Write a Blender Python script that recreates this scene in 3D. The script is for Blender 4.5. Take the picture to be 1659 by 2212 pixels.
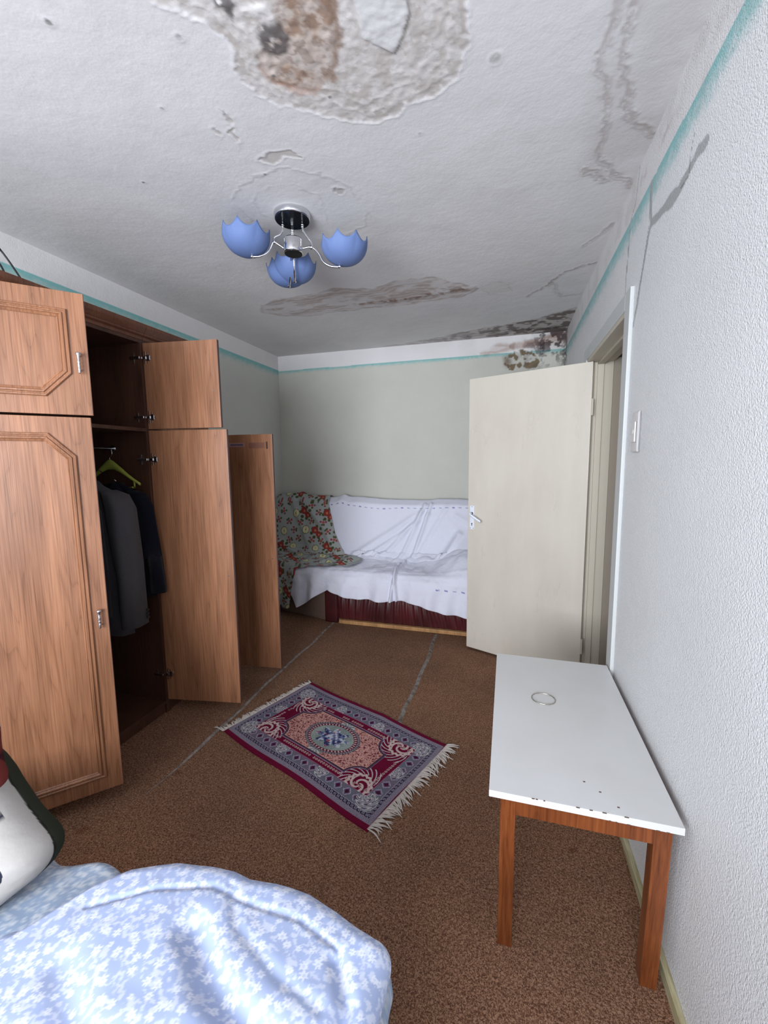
import bpy, bmesh, math, random
import numpy as np
from mathutils import Vector, Matrix
random.seed(7)
D = bpy.data
for o in list(D.objects): D.objects.remove(o, do_unlink=True)
SC = bpy.context.scene
COL = SC.collection
PI = math.pi

# ------------------------------------------------------------------ camera
F_PX, YAW, PITCH, ROLL, CAM_H = 913.35, .285, .1174, -.0107, 1.4669
def cam_matrix():
    cy, sy, cp, sp = math.cos(YAW), math.sin(YAW), math.cos(PITCH), math.sin(PITCH)
    f = Vector((-sy*cp, cy*cp, -sp)); r = Vector((cy, sy, 0)); u = r.cross(f)
    cr, sr = math.cos(ROLL), math.sin(ROLL)
    r2 = r*cr+u*sr; u2 = -r*sr+u*cr; b = -f
    return Matrix(((r2.x, u2.x, b.x, 0), (r2.y, u2.y, b.y, 0), (r2.z, u2.z, b.z, CAM_H), (0, 0, 0, 1)))
cam = D.objects.new('camera', D.cameras.new('camera')); COL.objects.link(cam)
cam.data.sensor_fit = 'VERTICAL'; cam.data.sensor_height = 36; cam.data.sensor_width = 27
cam.data.lens = F_PX/2212*36; cam.data.clip_start = .02
cam.matrix_world = cam_matrix(); SC.camera = cam

# ------------------------------------------------------------------ world, light, exposure
XL, XR, YB, YF, H = -2.393, .468, 4.19, -1.95, 2.6
SC.view_settings.view_transform = 'Standard'; SC.view_settings.look = 'None'
SC.view_settings.gamma = 1; SC.view_settings.exposure = 0.0
w = D.worlds.new('sky'); SC.world = w; w.use_nodes = True
wb = w.node_tree.nodes['Background']; wb.inputs[0].default_value = (.62, .72, .9, 1); wb.inputs[1].default_value = 1.3
def area(name, loc, target, sx, sy, power, col):
    l = D.lights.new(name, 'AREA'); l.shape = 'RECTANGLE'; l.size = sx; l.size_y = sy; l.energy = power; l.color = col
    o = D.objects.new(name, l); COL.objects.link(o); o.location = loc
    o.rotation_euler = (Vector(target)-Vector(loc)).to_track_quat('-Z', 'Y').to_euler(); return o
WX0, WX1, WZ0, WZ1 = -1.95, .15, .8, 2.3        # the window behind the camera
area('window_daylight', ((WX0+WX1)/2, YF+.0, (WZ0+WZ1)/2), (-.7, 3.2, 1.95), WX1-WX0-.1, WZ1-WZ0-.1, 124, (.88, .93, 1.0)).data.spread = math.radians(135)
area('corridor_fill', (1.45, 2.5, 2.3), (1.2, 2.6, 0), .5, .5, 2.5, (1, .95, .88))  # added dim fill for the corridor

# ------------------------------------------------------------------ helpers
def srgb(r, g=None, b=None):
    if g is None: r, g, b = r
    f = lambda c: (c/255/12.92) if c/255 <= .04045 else ((c/255+.055)/1.055)**2.4
    return (f(r), f(g), f(b))
def link(o, parent=None):
    COL.objects.link(o)
    if parent is not None: o.parent = parent
    return o
def mesh_obj(name, me, mats, parent=None, smooth=False):
    o = D.objects.new(name, me)
    for m in (mats if isinstance(mats, (list, tuple)) else [mats]): me.materials.append(m)
    if smooth: me.polygons.foreach_set('use_smooth', [True]*len(me.polygons))
    return link(o, parent)
def obj(name, bm, mat, parent=None, smooth=False):
    me = D.meshes.new(name); bmesh.ops.recalc_face_normals(bm, faces=bm.faces); bm.to_mesh(me); bm.free()
    return mesh_obj(name, me, mat, parent, smooth)
def tag(o, label=None, cat=None, group=None, kind=None):
    if label: o['label'] = label
    if cat: o['category'] = cat
    if group: o['group'] = group
    if kind: o['kind'] = kind
    return o
def thing(name, label, cat, loc=(0, 0, 0), rz=0, group=None):
    o = D.objects.new(name, None); o.empty_display_size = .05; link(o); o.location = loc; o.rotation_euler = (0, 0, rz)
    return tag(o, label, cat, group)
def empty(name, parent, loc=(0, 0, 0), rz=0):
    o = D.objects.new(name, None); o.empty_display_size = .03; link(o, parent); o.location = loc; o.rotation_euler = (0, 0, rz); return o
def box(bm, a, b, bev=0):
    x0, y0, z0 = [min(p, q) for p, q in zip(a, b)]; x1, y1, z1 = [max(p, q) for p, q in zip(a, b)]
    v = [bm.verts.new(p) for p in ((x0,y0,z0),(x1,y0,z0),(x1,y1,z0),(x0,y1,z0),(x0,y0,z1),(x1,y0,z1),(x1,y1,z1),(x0,y1,z1))]
    fs = [bm.faces.new([v[i] for i in f]) for f in ((0,3,2,1),(4,5,6,7),(0,1,5,4),(1,2,6,5),(2,3,7,6),(3,0,4,7))]
    if bev:
        es = list({e for f in fs for e in f.edges})
        bmesh.ops.bevel(bm, geom=es, offset=bev, segments=2, profile=.7, affect='EDGES')
    return bm
def nb(): return bmesh.new()
def bobj(name, a, b, mat, parent=None, bev=.002): return obj(name, box(nb(), a, b, bev), mat, parent)
def tube(bm, pts, r, n=12, caps=True):
    pts = [Vector(p) for p in pts]; rs = r if isinstance(r, (list, tuple)) else [r]*len(pts)
    t0 = (pts[1]-pts[0]).normalized(); ref = Vector((0, 0, 1)) if abs(t0.z) < .9 else Vector((1, 0, 0))
    nrm = t0.cross(ref).normalized(); rings = []
    for i, p in enumerate(pts):
        t = (pts[min(i+1, len(pts)-1)]-pts[max(i-1, 0)]).normalized()
        nrm = (nrm-t*nrm.dot(t)).normalized(); bn = t.cross(nrm)
        rings.append([bm.verts.new(p+(nrm*math.cos(2*PI*k/n)+bn*math.sin(2*PI*k/n))*rs[i]) for k in range(n)])
    for a, b in zip(rings, rings[1:]):
        for k in range(n): bm.faces.new((a[k], a[(k+1) % n], b[(k+1) % n], b[k]))
    if caps: bm.faces.new(rings[0][::-1]); bm.faces.new(rings[-1])
    return bm
def smoothpath(pts, n=8):
    P = [Vector(p) for p in pts]; P = [P[0]*2-P[1]]+P+[P[-1]*2-P[-2]]; out = []
    for i in range(1, len(P)-2):
        for k in range(n):
            t = k/n; a, b, c, d = P[i-1:i+3]
            out.append(.5*((2*b)+(c-a)*t+(2*a-5*b+4*c-d)*t*t+(3*b-a-3*c+d)*t**3))
    out.append(P[-2]); return out
def lathe(bm, prof, n=32, M=None, close=False):
    rings = []
    for r, z in prof:
        rings.append([bm.verts.new((M or Matrix()) @ Vector((r*math.cos(2*PI*k/n), r*math.sin(2*PI*k/n), z))) for k in range(n)])
    for a, b in zip(rings, rings[1:]):
        for k in range(n): bm.faces.new((a[k], a[(k+1) % n], b[(k+1) % n], b[k]))
    if not close: bm.faces.new(rings[0][::-1]); bm.faces.new(rings[-1])
    return bm
def grid_mesh(name, P, col=None, mask=None):
    n, m = P.shape[:2]; me = D.meshes.new(name)
    i = np.arange(n-1)[:, None]*m+np.arange(m-1)[None, :]
    F = np.stack([i, i+1, i+m+1, i+m], -1).reshape(-1, 4)
    if mask is not None: F = F[mask.reshape(-1)]
    me.vertices.add(n*m); me.vertices.foreach_set('co', P.reshape(-1).astype(np.float32))
    me.loops.add(len(F)*4); me.loops.foreach_set('vertex_index', F.reshape(-1).astype(np.int32))
    me.polygons.add(len(F)); me.polygons.foreach_set('loop_start', np.arange(0, len(F)*4, 4, dtype=np.int32))
    me.polygons.foreach_set('loop_total', np.full(len(F), 4, dtype=np.int32))
    if col is not None:
        a = me.color_attributes.new('paint', 'FLOAT_COLOR', 'POINT')
        c = np.ones((n*m, 4), np.float32); c[:, :3] = np.clip(col.reshape(-1, 3), 0, 1); a.data.foreach_set('color', c.reshape(-1))
    me.update(calc_edges=True); me.validate(); me.polygons.foreach_set('use_smooth', [True]*len(me.polygons))
    return me
# numpy noise
def hsh(ix, iy, s=0):
    v = np.sin(ix*127.1+iy*311.7+s*74.7)*43758.5453; return v-np.floor(v)
def vnoise(x, y, s=0):
    ix, iy = np.floor(x), np.floor(y); fx, fy = x-ix, y-iy; fx = fx*fx*(3-2*fx); fy = fy*fy*(3-2*fy)
    return (hsh(ix, iy, s)*(1-fx)+hsh(ix+1, iy, s)*fx)*(1-fy)+(hsh(ix, iy+1, s)*(1-fx)+hsh(ix+1, iy+1, s)*fx)*fy
def fbm(x, y, sc=1, o=4, s=0):
    t = 0; a = .5; x = x*sc; y = y*sc
    for k in range(o): t = t+a*vnoise(x, y, s+k); x = x*2.03+5.1; y = y*2.03+1.7; a *= .5
    return t/(1-.5**o)
def sstep(a, b, x):
    t = np.clip((x-a)/(b-a), 0, 1); return t*t*(3-2*t)
def sdf(X, Y, pts):      # >0 inside
    d = np.full(X.shape, 1e9); ins = np.zeros(X.shape, bool); n = len(pts)
    for i in range(n):
        (ax, ay), (bx, by) = pts[i], pts[(i+1) % n]; ex, ey = bx-ax, by-ay
        t = np.clip(((X-ax)*ex+(Y-ay)*ey)/(ex*ex+ey*ey+1e-12), 0, 1)
        d = np.minimum(d, np.hypot(X-ax-t*ex, Y-ay-t*ey))
        if ay != by: ins ^= ((ay > Y) != (by > Y)) & (X < (bx-ax)*(Y-ay)/(by-ay)+ax)
    return np.where(ins, d, -d)
def dpoly(X, Y, pts):    # distance to an open polyline
    d = np.full(X.shape, 1e9)
    for (ax, ay), (bx, by) in zip(pts, pts[1:]):
        ex, ey = bx-ax, by-ay; t = np.clip(((X-ax)*ex+(Y-ay)*ey)/(ex*ex+ey*ey+1e-12), 0, 1)
        d = np.minimum(d, np.hypot(X-ax-t*ex, Y-ay-t*ey))
    return d
def mixc(C, m, c):
    c = np.array(c, float); return C*(1-m[..., None])+(c if c.ndim > 1 else c[None, None])*m[..., None]
def axis(*segs):         # (start, end, step) ...
    out = []
    for a, b, s in segs: out += list(np.linspace(a, b, max(2, int(round((b-a)/s))+1))[:-1])
    return np.array(out+[segs[-1][1]])

# ------------------------------------------------------------------ materials
def mat(name, base=(.5, .5, .5), rough=.6, metal=0, spec=.5):
    m = D.materials.new(name); m.use_nodes = True; b = m.node_tree.nodes['Principled BSDF']
    b.inputs['Base Color'].default_value = (*base, 1); b.inputs['Roughness'].default_value = rough
    b.inputs['Metallic'].default_value = metal; b.inputs['Specular IOR Level'].default_value = spec
    return m
class N:
    def __init__(s, m): s.t = m.node_tree; s.b = s.t.nodes['Principled BSDF']
    def n(s, ty, **k):
        x = s.t.nodes.new(ty)
        for a, v in k.items(): setattr(x, a, v)
        return x
    def l(s, a, b): s.t.links.new(a, b)
    def coord(s, scale=(1, 1, 1), rnd=False):
        c = s.n('ShaderNodeTexCoord'); mp = s.n('ShaderNodeMapping'); mp.inputs['Scale'].default_value = scale
        s.l(c.outputs['Object'], mp.inputs['Vector'])
        if rnd:
            oi = s.n('ShaderNodeObjectInfo'); mu = s.n('ShaderNodeMath', operation='MULTIPLY'); mu.inputs[1].default_value = 23
            s.l(oi.outputs['Random'], mu.inputs[0]); s.l(mu.outputs[0], mp.inputs['Location'])
        return mp.outputs[0]
    def noise(s, v, scale, detail=3, rough=.5, dist=0):
        x = s.n('ShaderNodeTexNoise'); x.inputs['Scale'].default_value = scale; x.inputs['Detail'].default_value = detail
        x.inputs['Roughness'].default_value = rough; x.inputs['Distortion'].default_value = dist
        s.l(v, x.inputs['Vector']); return x.outputs['Fac']
    def ramp(s, f, st):
        x = s.n('ShaderNodeValToRGB'); cr = x.color_ramp
        while len(cr.elements) < len(st): cr.elements.new(.5)
        for e, (p, c) in zip(cr.elements, st): e.position = p; e.color = (*c, 1) if len(c) == 3 else c
        s.l(f, x.inputs['Fac']); return x.outputs['Color']
    def mix(s, f, a, b, mode='MIX'):
        x = s.n('ShaderNodeMix', data_type='RGBA', blend_type=mode)
        for i, v in ((0, f), (6, a), (7, b)):
            if isinstance(v, (int, float)): x.inputs[i].default_value = v
            elif isinstance(v, tuple): x.inputs[i].default_value = (*v, 1)
            else: s.l(v, x.inputs[i])
        return x.outputs[2]
    def bump(s, h, st=.3, dist=.01, prev=None):
        x = s.n('ShaderNodeBump'); x.inputs['Strength'].default_value = st; x.inputs['Distance'].default_value = dist
        s.l(h, x.inputs['Height'])
        if prev is not None: s.l(prev, x.inputs['Normal'])
        s.l(x.outputs[0], s.b.inputs['Normal']); return x.outputs[0]
    def base(s, c): s.l(c, s.b.inputs['Base Color'])
    def attr(s):
        x = s.n('ShaderNodeAttribute'); x.attribute_name = 'paint'; return x.outputs['Color']

def m_oak(name, dark, mid, light, rough=.38, scl=1.0):
    m = mat(name, mid, rough, spec=.5); q = N(m)
    v = q.coord((1, 1, 1), True)
    mp = q.n('ShaderNodeMapping'); mp.inputs['Scale'].default_value = (1, 1, .055); q.l(v, mp.inputs[0])
    warp = q.noise(mp.outputs[0], 7*scl, 2, .5)
    wv = q.n('ShaderNodeMath', operation='MULTIPLY'); wv.inputs[1].default_value = 26; q.l(warp, wv.inputs[0])
    fr = q.n('ShaderNodeMath', operation='FRACT'); q.l(wv.outputs[0], fr.inputs[0])
    mp2 = q.n('ShaderNodeMapping'); mp2.inputs['Scale'].default_value = (1, 1, .014); q.l(v, mp2.inputs[0])
    streak = q.noise(mp2.outputs[0], 260*scl, 4, .65)
    mp3 = q.n('ShaderNodeMapping'); mp3.inputs['Scale'].default_value = (1, 1, .12); q.l(v, mp3.inputs[0])
    broad = q.noise(mp3.outputs[0], 16*scl, 3, .55)
    c1 = q.ramp(fr.outputs[0], [(0, dark), (.12, mid), (.6, light), (1, mid)])
    c2 = q.ramp(streak, [(.32, dark), (.5, mid), (.68, light)])
    c = q.mix(.66, c1, c2); c3 = q.ramp(broad, [(.35, (.78, .76, .74)), (.65, (1.1, 1.1, 1.1))])
    q.base(q.mix(1.0, c, c3, 'MULTIPLY')); q.bump(streak, .06, .002)
    return m
OAK = m_oak('oak_laminate', srgb(104, 66, 45), srgb(146, 99, 70), srgb(164, 116, 86), .36)
OAKIN = m_oak('oak_laminate_inner', srgb(126, 82, 54), srgb(166, 116, 80), srgb(184, 134, 96), .42)
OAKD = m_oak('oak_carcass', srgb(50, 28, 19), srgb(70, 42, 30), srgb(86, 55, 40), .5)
OAKC = m_oak('oak_cornice', srgb(74, 42, 28), srgb(98, 60, 42), srgb(116, 76, 54), .5)
OAKED = mat('oak_edge_band', srgb(92, 66, 62), .5)
LEGW = m_oak('varnished_red_pine', srgb(72, 34, 16), srgb(112, 58, 28), srgb(132, 74, 38), .32, .6)
RAILW = m_oak('pale_varnished_wood', srgb(150, 104, 62), srgb(184, 138, 90), srgb(200, 156, 108), .4)
CHROME = mat('chrome', (.72, .72, .74), .16, 1)
NICKEL = mat('worn_nickel', (.66, .62, .62), .25, 1)
BLACKGL = mat('black_glossy_metal', (.03, .03, .032), .15, .6)
BLACK = mat('black_plastic', (.012, .012, .014), .5)

def m_paintattr(name, rough, b1=(120, .25, .004), b2=None, spec=.3, vary=.06):
    m = mat(name, (.7, .7, .7), rough, spec=spec); q = N(m); v = q.coord()
    n1 = q.noise(v, 3, 4, .6); g = q.ramp(n1, [(.3, (1-vary,)*3), (.7, (1+vary*.3,)*3)])
    q.base(q.mix(1.0, q.attr(), g, 'MULTIPLY'))
    pr = q.bump(q.noise(v, b1[0], 3, .6), b1[1], b1[2])
    if b2: q.bump(q.noise(v, b2[0], 4, .6), b2[1], b2[2], pr)
    return m
CEIL = m_paintattr('ceiling_whitewash', .9, (45, .2, .003), (8, .2, .014))
ROUGHCAST = m_paintattr('roughcast_wall_paint', .42, (210, .9, .006), (60, .3, .004), spec=.6, vary=.04)
BACKPAINT = m_paintattr('wall_paint_smooth', .85, (160, .3, .003), (14, .2, .01), vary=.04)

# ================================================================== SETTING
def struct(o, label=None): return tag(o, label, kind='structure')
WHITE = np.array(srgb(228, 225, 225))
TEAL = np.array(srgb(108, 184, 184))
def band(C, u, z, zt, thick, strength, seed, wallc):
    """white frieze above, teal line with sharp top and feathered bottom, wall colour below"""
    top = zt+.004*(fbm(u, z*0, 3, 2, seed)-.5)
    C = mixc(C, sstep(-.002, .002, z-top), WHITE)
    f = np.clip(1-(top-z)/thick, 0, 1)*(z < top); n = fbm(u, z, 60, 4, seed+3)
    f = sstep(.1, 1.0, f+(n-.5)*.6)
    return mixc(C, f*strength, TEAL)

# ---- floor
def m_carpet():
    m = mat('brown_loop_carpet', (.1, .06, .04), .95, spec=.1); q = N(m); v = q.coord()
    n = q.noise(v, 190, 2, .6, 1.2)
    c = q.ramp(n, [(.40, srgb(88, 61, 48)), (.50, srgb(124, 92, 71)), (.60, srgb(158, 125, 103))])
    big = q.noise(v, 1.6, 4, .6); c2 = q.ramp(big, [(.35, (.86, .84, .84)), (.65, (1.12, 1.05, 1.0))])
    c = q.mix(1.0, c, c2, 'MULTIPLY')
    spots = q.noise(v, 9, 2, .5); sp = q.ramp(spots, [(.68, (1, 1, 1)), (.78, (.68, .5, .45))])
    c = q.mix(1.0, c, sp, 'MULTIPLY')
    q.base(c); q.bump(n, .5, .006); return m
CARPET = m_carpet()
fx = axis((XL-.05, XR+.9, .05)); fy = axis((YF-.05, YB+.05, .05))
bm = nb(); box(bm, (XL-.05, YF-.05, -.06), (XR+1.2, YB+.05, 0)); struct(obj('floor', bm, CARPET), 'brown speckled carpet floor')
SEAM = mat('grey_seam_tape', srgb(112, 104, 98), .8); q = N(SEAM); v = q.coord()
q.base(q.ramp(q.noise(v, 30, 3, .6), [(.35, srgb(92, 80, 70)), (.6, srgb(140, 132, 126))]))
def ridge(name, x, y0, y1, wd, ht):
    ys = np.arange(y0, y1+.01, .02); prof = [(-1, 0), (-.6, .5), (-.15, 1), (.15, .85), (.5, .45), (1, 0)]
    P = np.zeros((len(ys), len(prof), 3))
    for j, (a, h) in enumerate(prof):
        wob = .006*np.sin(ys*5.1+x)+.004*np.sin(ys*13)
        tp = np.clip((ys-y0)/.35, .15, 1)
        P[:, j, 0] = x+wob+a*wd*tp; P[:, j, 1] = ys; P[:, j, 2] = .001+h*ht*tp*(.8+.3*np.sin(ys*9+x))
    o = mesh_obj(name, grid_mesh(name, P), SEAM); struct(o); return o
struct(ridge('trim_1', -1.515, 1.35, 3.47, .011, .007), 'grey raised seam in the carpet beside the wardrobe')
struct(ridge('trim_2', -.552, 1.7, 3.45, .013, .009), 'grey raised seam in the carpet behind the rug')

# ---- ceiling
cx = axis((XL, -1.5, .012), (-1.5, .468, .0052)); cyv = axis((YF, .85, .06), (.85, 2.25, .0048), (2.25, YB, .0068))
X, Y = np.meshgrid(cx, cyv, indexing='ij')
wx = X+.06*(fbm(X, Y, 9, 5, 1)-.5)+.035*(fbm(X, Y, 38, 4, 91)-.5); wy = Y+.06*(fbm(X, Y, 9, 5, 2)-.5)+.035*(fbm(X, Y, 38, 4, 92)-.5)
Z = 2.6+.0025*(fbm(X, Y, 5, 4, 3)-.5); C = np.ones(X.shape+(3,))*WHITE*.97
C *= (1-.06*fbm(X, Y, 2.2, 4, 5))[..., None]
fine = fbm(X, Y, 70, 3, 8); med = fbm(X, Y, 18, 4, 9)
spall = sdf(wx, wy, [(-1.05, .75), (-.9, .93), (-.83, 1.0), (-.79, 1.07), (-.76, 1.16), (-.77, 1.25), (-.73, 1.34), (-.63, 1.4), (-.54, 1.46), (-.46, 1.505), (-.37, 1.49), (-.26, 1.46), (-.17, 1.41), (-.12, 1.3), (-.1, 1.15), (-.04, .8)])
ins = sstep(-.002, .004, spall)
Z += ins*.0015+ins*.003*(fine-.5)
C = mixc(C, ins, srgb(206, 200, 196)); C = mixc(C, ins*sstep(.42, .6, fbm(X, Y, 24, 5, 109))*.65, srgb(184, 175, 168)); C = mixc(C, ins*sstep(.55, .62, fbm(X, Y, 45, 4, 110))*.5, srgb(226, 222, 220))
rim = np.exp(-(spall/.006)**2); Z -= rim*.0016*sstep(.35, .6, fbm(X, Y, 12, 3, 12)); C = mixc(C, rim*.5, srgb(232, 230, 232))
for off, sd in ((.04, 31), (.085, 37)):       # inner contour flakes
    k = np.exp(-((spall-off-.05*(med-.5))/.006)**2); Z -= k*.0012; C = mixc(C, k*.3, srgb(226, 222, 220))
br = sdf(wx, wy, [(-.60, .8), (-.40, .8), (-.40, 1.0), (-.42, 1.1), (-.44, 1.2), (-.49, 1.27), (-.51, 1.31), (-.58, 1.345), (-.65, 1.34), (-.705, 1.27), (-.715, 1.19), (-.67, 1.15), (-.6, 1.13), (-.56, 1.05)])
b = sstep(-.006, .022, br); bn = fbm(X, Y, 22, 5, 14)
C = mixc(C, b*(.5+.5*sstep(.4, .6, bn)), srgb(180, 160, 146)); C = mixc(C, b*sstep(.5, .64, bn)*.75, srgb(150, 122, 104)); C = mixc(C, b*sstep(.52, .6, fbm(X, Y, 55, 4, 111))*.5, srgb(132, 108, 94)); C = mixc(C, b*sstep(.6, .68, fbm(X, Y, 30, 4, 112))*.6, srgb(210, 196, 186)); Z += b*.003*(fbm(X, Y, 50, 3, 113)-.5)
edgeb = np.exp(-((br-.012)/.012)**2)*sstep(-.62, -.45, X+(Y-1.2)*.4); C = mixc(C, edgeb*.75, srgb(128, 102, 84)); Z += b*.002
mus = sdf(wx, wy, [(-.70, 1.18), (-.725, 1.24), (-.66, 1.36), (-.55, 1.36), (-.58, 1.33), (-.68, 1.26)]); C = mixc(C, sstep(0, .02, mus)*.5, srgb(168, 130, 112))
crust = sdf(wx, wy, [(-.68, .85), (-.56, .85), (-.54, 1.05), (-.56, 1.14), (-.6, 1.12), (-.66, 1.06), (-.74, 1.05)])
cm = sstep(0, .02, crust)*sstep(.42, .55, fbm(X, Y, 26, 3, 15)); C = mixc(C, cm*.85, srgb(232, 228, 226)); Z -= cm*.002
blk = np.maximum(sdf(wx, wy, [(-.655, 1.115), (-.57, 1.12), (-.575, 1.17), (-.61, 1.19), (-.665, 1.2), (-.675, 1.17)]), sdf(wx, wy, [(-.725, .9), (-.685, .93), (-.67, 1.04), (-.70, 1.1), (-.715, 1.05), (-.735, .98)]))
bk = sstep(-.004, .012, blk)*sstep(.2, .34, fbm(X, Y, 45, 3, 16)); C = mixc(C, bk*.85, srgb(86, 80, 80))
plate = sdf(X+.02*(fbm(X, Y, 14, 4, 17)-.5), Y+.02*(fbm(X, Y, 14, 4, 18)-.5), [(-.385, .8), (-.25, .8), (-.255, 1.12), (-.27, 1.2), (-.31, 1.25), (-.335, 1.28), (-.40, 1.22), (-.395, 1.0)])
pm = sstep(-.001, .003, plate); Z -= pm*.003; C = mixc(C, pm, srgb(218, 216, 215))
C = mixc(C, np.exp(-((plate+.003)/.0035)**2)*(X > -.33)*.6, srgb(120, 114, 108))
ringn = [(-1.19, 1.9), (-1.17, 1.72), (-1.05, 1.62), (-.9, 1.6), (-.74, 1.68), (-.66, 1.8), (-.64, 1.95), (-.69, 2.08), (-.8, 2.13)]
for pts, a in ((ringn, .45), ([(-1.1, 1.9), (-1.09, 1.75), (-.98, 1.68), (-.86, 1.7), (-.8, 1.8), (-.82, 1.92), (-.87, 2.0)], .25)):
    k = np.exp(-(dpoly(wx, wy, pts)/.006)**2)*sstep(.3, .6, fbm(X, Y, 10, 3, 19)+.1); Z -= k*.0011; C = mixc(C, k*a*.7, srgb(186, 182, 180))
for pts in ([(-.93, 1.29), (-.91, 1.34), (-.925, 1.37), (-.94, 1.34)], [(-.915, 1.37), (-.93, 1.44), (-.945, 1.46), (-.945, 1.4)], [(-.99, 1.35), (-.975, 1.4), (-.99, 1.41)],
            [(-.93, 1.545), (-.87, 1.525), (-.79, 1.555), (-.78, 1.58), (-.84, 1.565), (-.9, 1.575)], [(-.73, 1.77), (-.70, 1.78), (-.705, 1.82), (-.73, 1.81)]):
    k = sdf(wx, wy, pts); mm = sstep(-.002, .003, k); Z += mm*.0015; C = mixc(C, mm*.8, srgb(190, 184, 178)); Z -= np.exp(-((k+.004)/.004)**2)*.0012
for (a, b2, r, dk) in ((-.87, 1.07, .012, .4), (-.06, 1.38, .02, .35), (-1.44, 1.51, .006, .9), (-1.09, 1.24, .005, .5), (-.32, 1.59, .008, .3), (-1.16, .94, .01, .8), (-.06, 1.375, .003, 1), (-.945, 1.61, .005, .7), (-.69, 1.245, .006, .8), (-.56, 1.36, .006, .8)):
    r0 = np.hypot(X-a, Y-b2)+.004*(fine-.5); Z -= np.exp(-((r0-r)/.004)**2)*.001; C = mixc(C, sstep(r, r*.6, r0)*dk, srgb(120, 116, 114))
# rusty streak stain
st = sdf(X+.06*(fbm(X, Y, 6, 4, 21)-.5), Y+.08*(fbm(X, Y, 7, 4, 22)-.5), [(-1.8, 2.95), (-1.74, 2.83), (-1.5, 2.76), (-1.25, 2.76), (-1.08, 2.73), (-.89, 2.79), (-.69, 2.71), (-.46, 2.76), (-.33, 2.9), (-.2, 3.02), (-.33, 3.1), (-.5, 3.13), (-.84, 3.15), (-1.2, 3.13), (-1.5, 3.16), (-1.7, 3.08)])
rings = .5+.5*np.cos(np.clip(st, -.02, 1)*150+fbm(X, Y, 9, 3, 23)*10)
sm = sstep(-.012, .012, st); C = mixc(C, sm*(.16+.5*sstep(.38, .6, fbm(X, Y*2.5, 9, 5, 24))*(.4+.6*rings)), srgb(150, 124, 112))
C = mixc(C, np.exp(-(st/.007)**2)*.35*sstep(.35, .6, med+.05), srgb(150, 130, 120))
cr = dpoly(X+.03*(med-.5), Y+.05*(fbm(X, Y, 14, 4, 25)-.5), [(-1.05, 3.02), (-.75, 3.04), (-.5, 3.0), (-.25, 2.98)])
C = mixc(C, np.exp(-(cr/.035)**2)*sstep(.42, .62, fbm(X, Y, 24, 4, 26))*.85, srgb(128, 100, 86)); Z -= np.exp(-(cr/.03)**2)*.003*fine
st2 = sdf(wx, wy, [(-.2, 3.0), (-.1, 2.93), (.0, 2.98), (-.02, 3.1), (-.15, 3.15)]); C = mixc(C, np.exp(-(st2/.006)**2)*.25+sstep(0, .02, st2)*.08, srgb(150, 132, 122))
# mould along the far edge
edgeY = np.interp(X, [-1.5, -1.0, -.7, -.42, -.1, .1, .3, .47], [4.25, 4.12, 4.06, 3.93, 3.86, 3.78, 3.7, 3.6])+.1*(fbm(X, Y, 5, 4, 27)-.5)
e = sstep(-.01, .03, Y-edgeY); gx = sstep(-1.5, .3, X)
C = mixc(C, e*(.15+.25*gx), srgb(150, 132, 120)); C = mixc(C, np.exp(-((Y-edgeY)/.012)**2)*.35*sstep(.35, .55, med), srgb(120, 100, 90))
C = mixc(C, e*sstep(.52-.12*gx, .66-.1*gx, fbm(X, Y, 16, 5, 28))*.8*gx, srgb(92, 76, 72))
C = mixc(C, e*np.exp(-((Y-4.05-.1*(med-.5))/.05)**2)*sstep(.4, .6, fbm(X*1, Y*3, 14, 3, 29))*.7*gx, srgb(70, 56, 56))
for pts, a, wd in (([(.1, 3.25), (.24, 3.05), (.31, 2.9), (.4, 2.86), (.46, 2.84)], .6, .012), ([(.24, 3.05), (.27, 3.2), (.34, 3.3), (.44, 3.3)], .25, .02),
               ([(.2, 1.1), (.24, 1.3), (.24, 1.5), (.29, 1.7), (.31, 1.9), (.4, 2.05), (.46, 2.14)], .38, .016), ([(.28, 1.2), (.29, 1.45), (.31, 1.55), (.38, 1.75), (.46, 1.84)], .42, .014), ([(.27, 1.95), (.31, 2.0), (.36, 2.06)], .4, .02),
               ([(.36, 2.6), (.42, 2.5), (.46, 2.4)], .4, .012)):
    k = dpoly(wx, wy, pts); C = mixc(C, np.exp(-(k/wd)**2)*a*sstep(.3, .55, fine+.12), srgb(140, 124, 116)); Z -= np.exp(-((k-.01)/.005)**2)*.0015
rz = sstep(.18, .3, X+.08*(med-.5))*sstep(.9, 1.1, Y)*sstep(2.3, 1.9, Y); C = mixc(C, rz*.22*sstep(.35, .6, fbm(X, Y, 5, 4, 40)), srgb(160, 150, 144))
P = np.stack([X, Y, Z], -1)
struct(mesh_obj('ceiling', grid_mesh('ceiling', P, C), CEIL), 'white ceiling with flaking plaster and brown damp stains')

# ---- walls
def m_back(): return BACKPAINT
bx = axis((XL, -.75, .02), (-.75, XR, .006)); bz = axis((0, 2.15, .06), (2.15, 2.604, .005))
U, V = np.meshgrid(bx, bz, indexing='ij'); BW = np.array(srgb(202, 201, 191)); C = np.ones(U.shape+(3,))*BW
C = band(C, U, V, 2.45, .045, .8, 50, BW); med = fbm(U, V, 14, 4, 51); fine = fbm(U, V, 60, 3, 52); dep = np.zeros(U.shape)
dirt = sstep(-1.0, .35, U); C = mixc(C, dirt*.25*sstep(.4, .65, fbm(U, V, 4, 4, 60))*sstep(2.1, 2.35, V), srgb(150, 145, 135))
damp = sdf(U+.06*(med-.5), V+.06*(fbm(U, V, 9, 4, 53)-.5), [(-.3, 2.49), (-.12, 2.54), (.15, 2.56), (.5, 2.62), (.5, 2.5), (.1, 2.47), (-.05, 2.45), (-.28, 2.455)])
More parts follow.
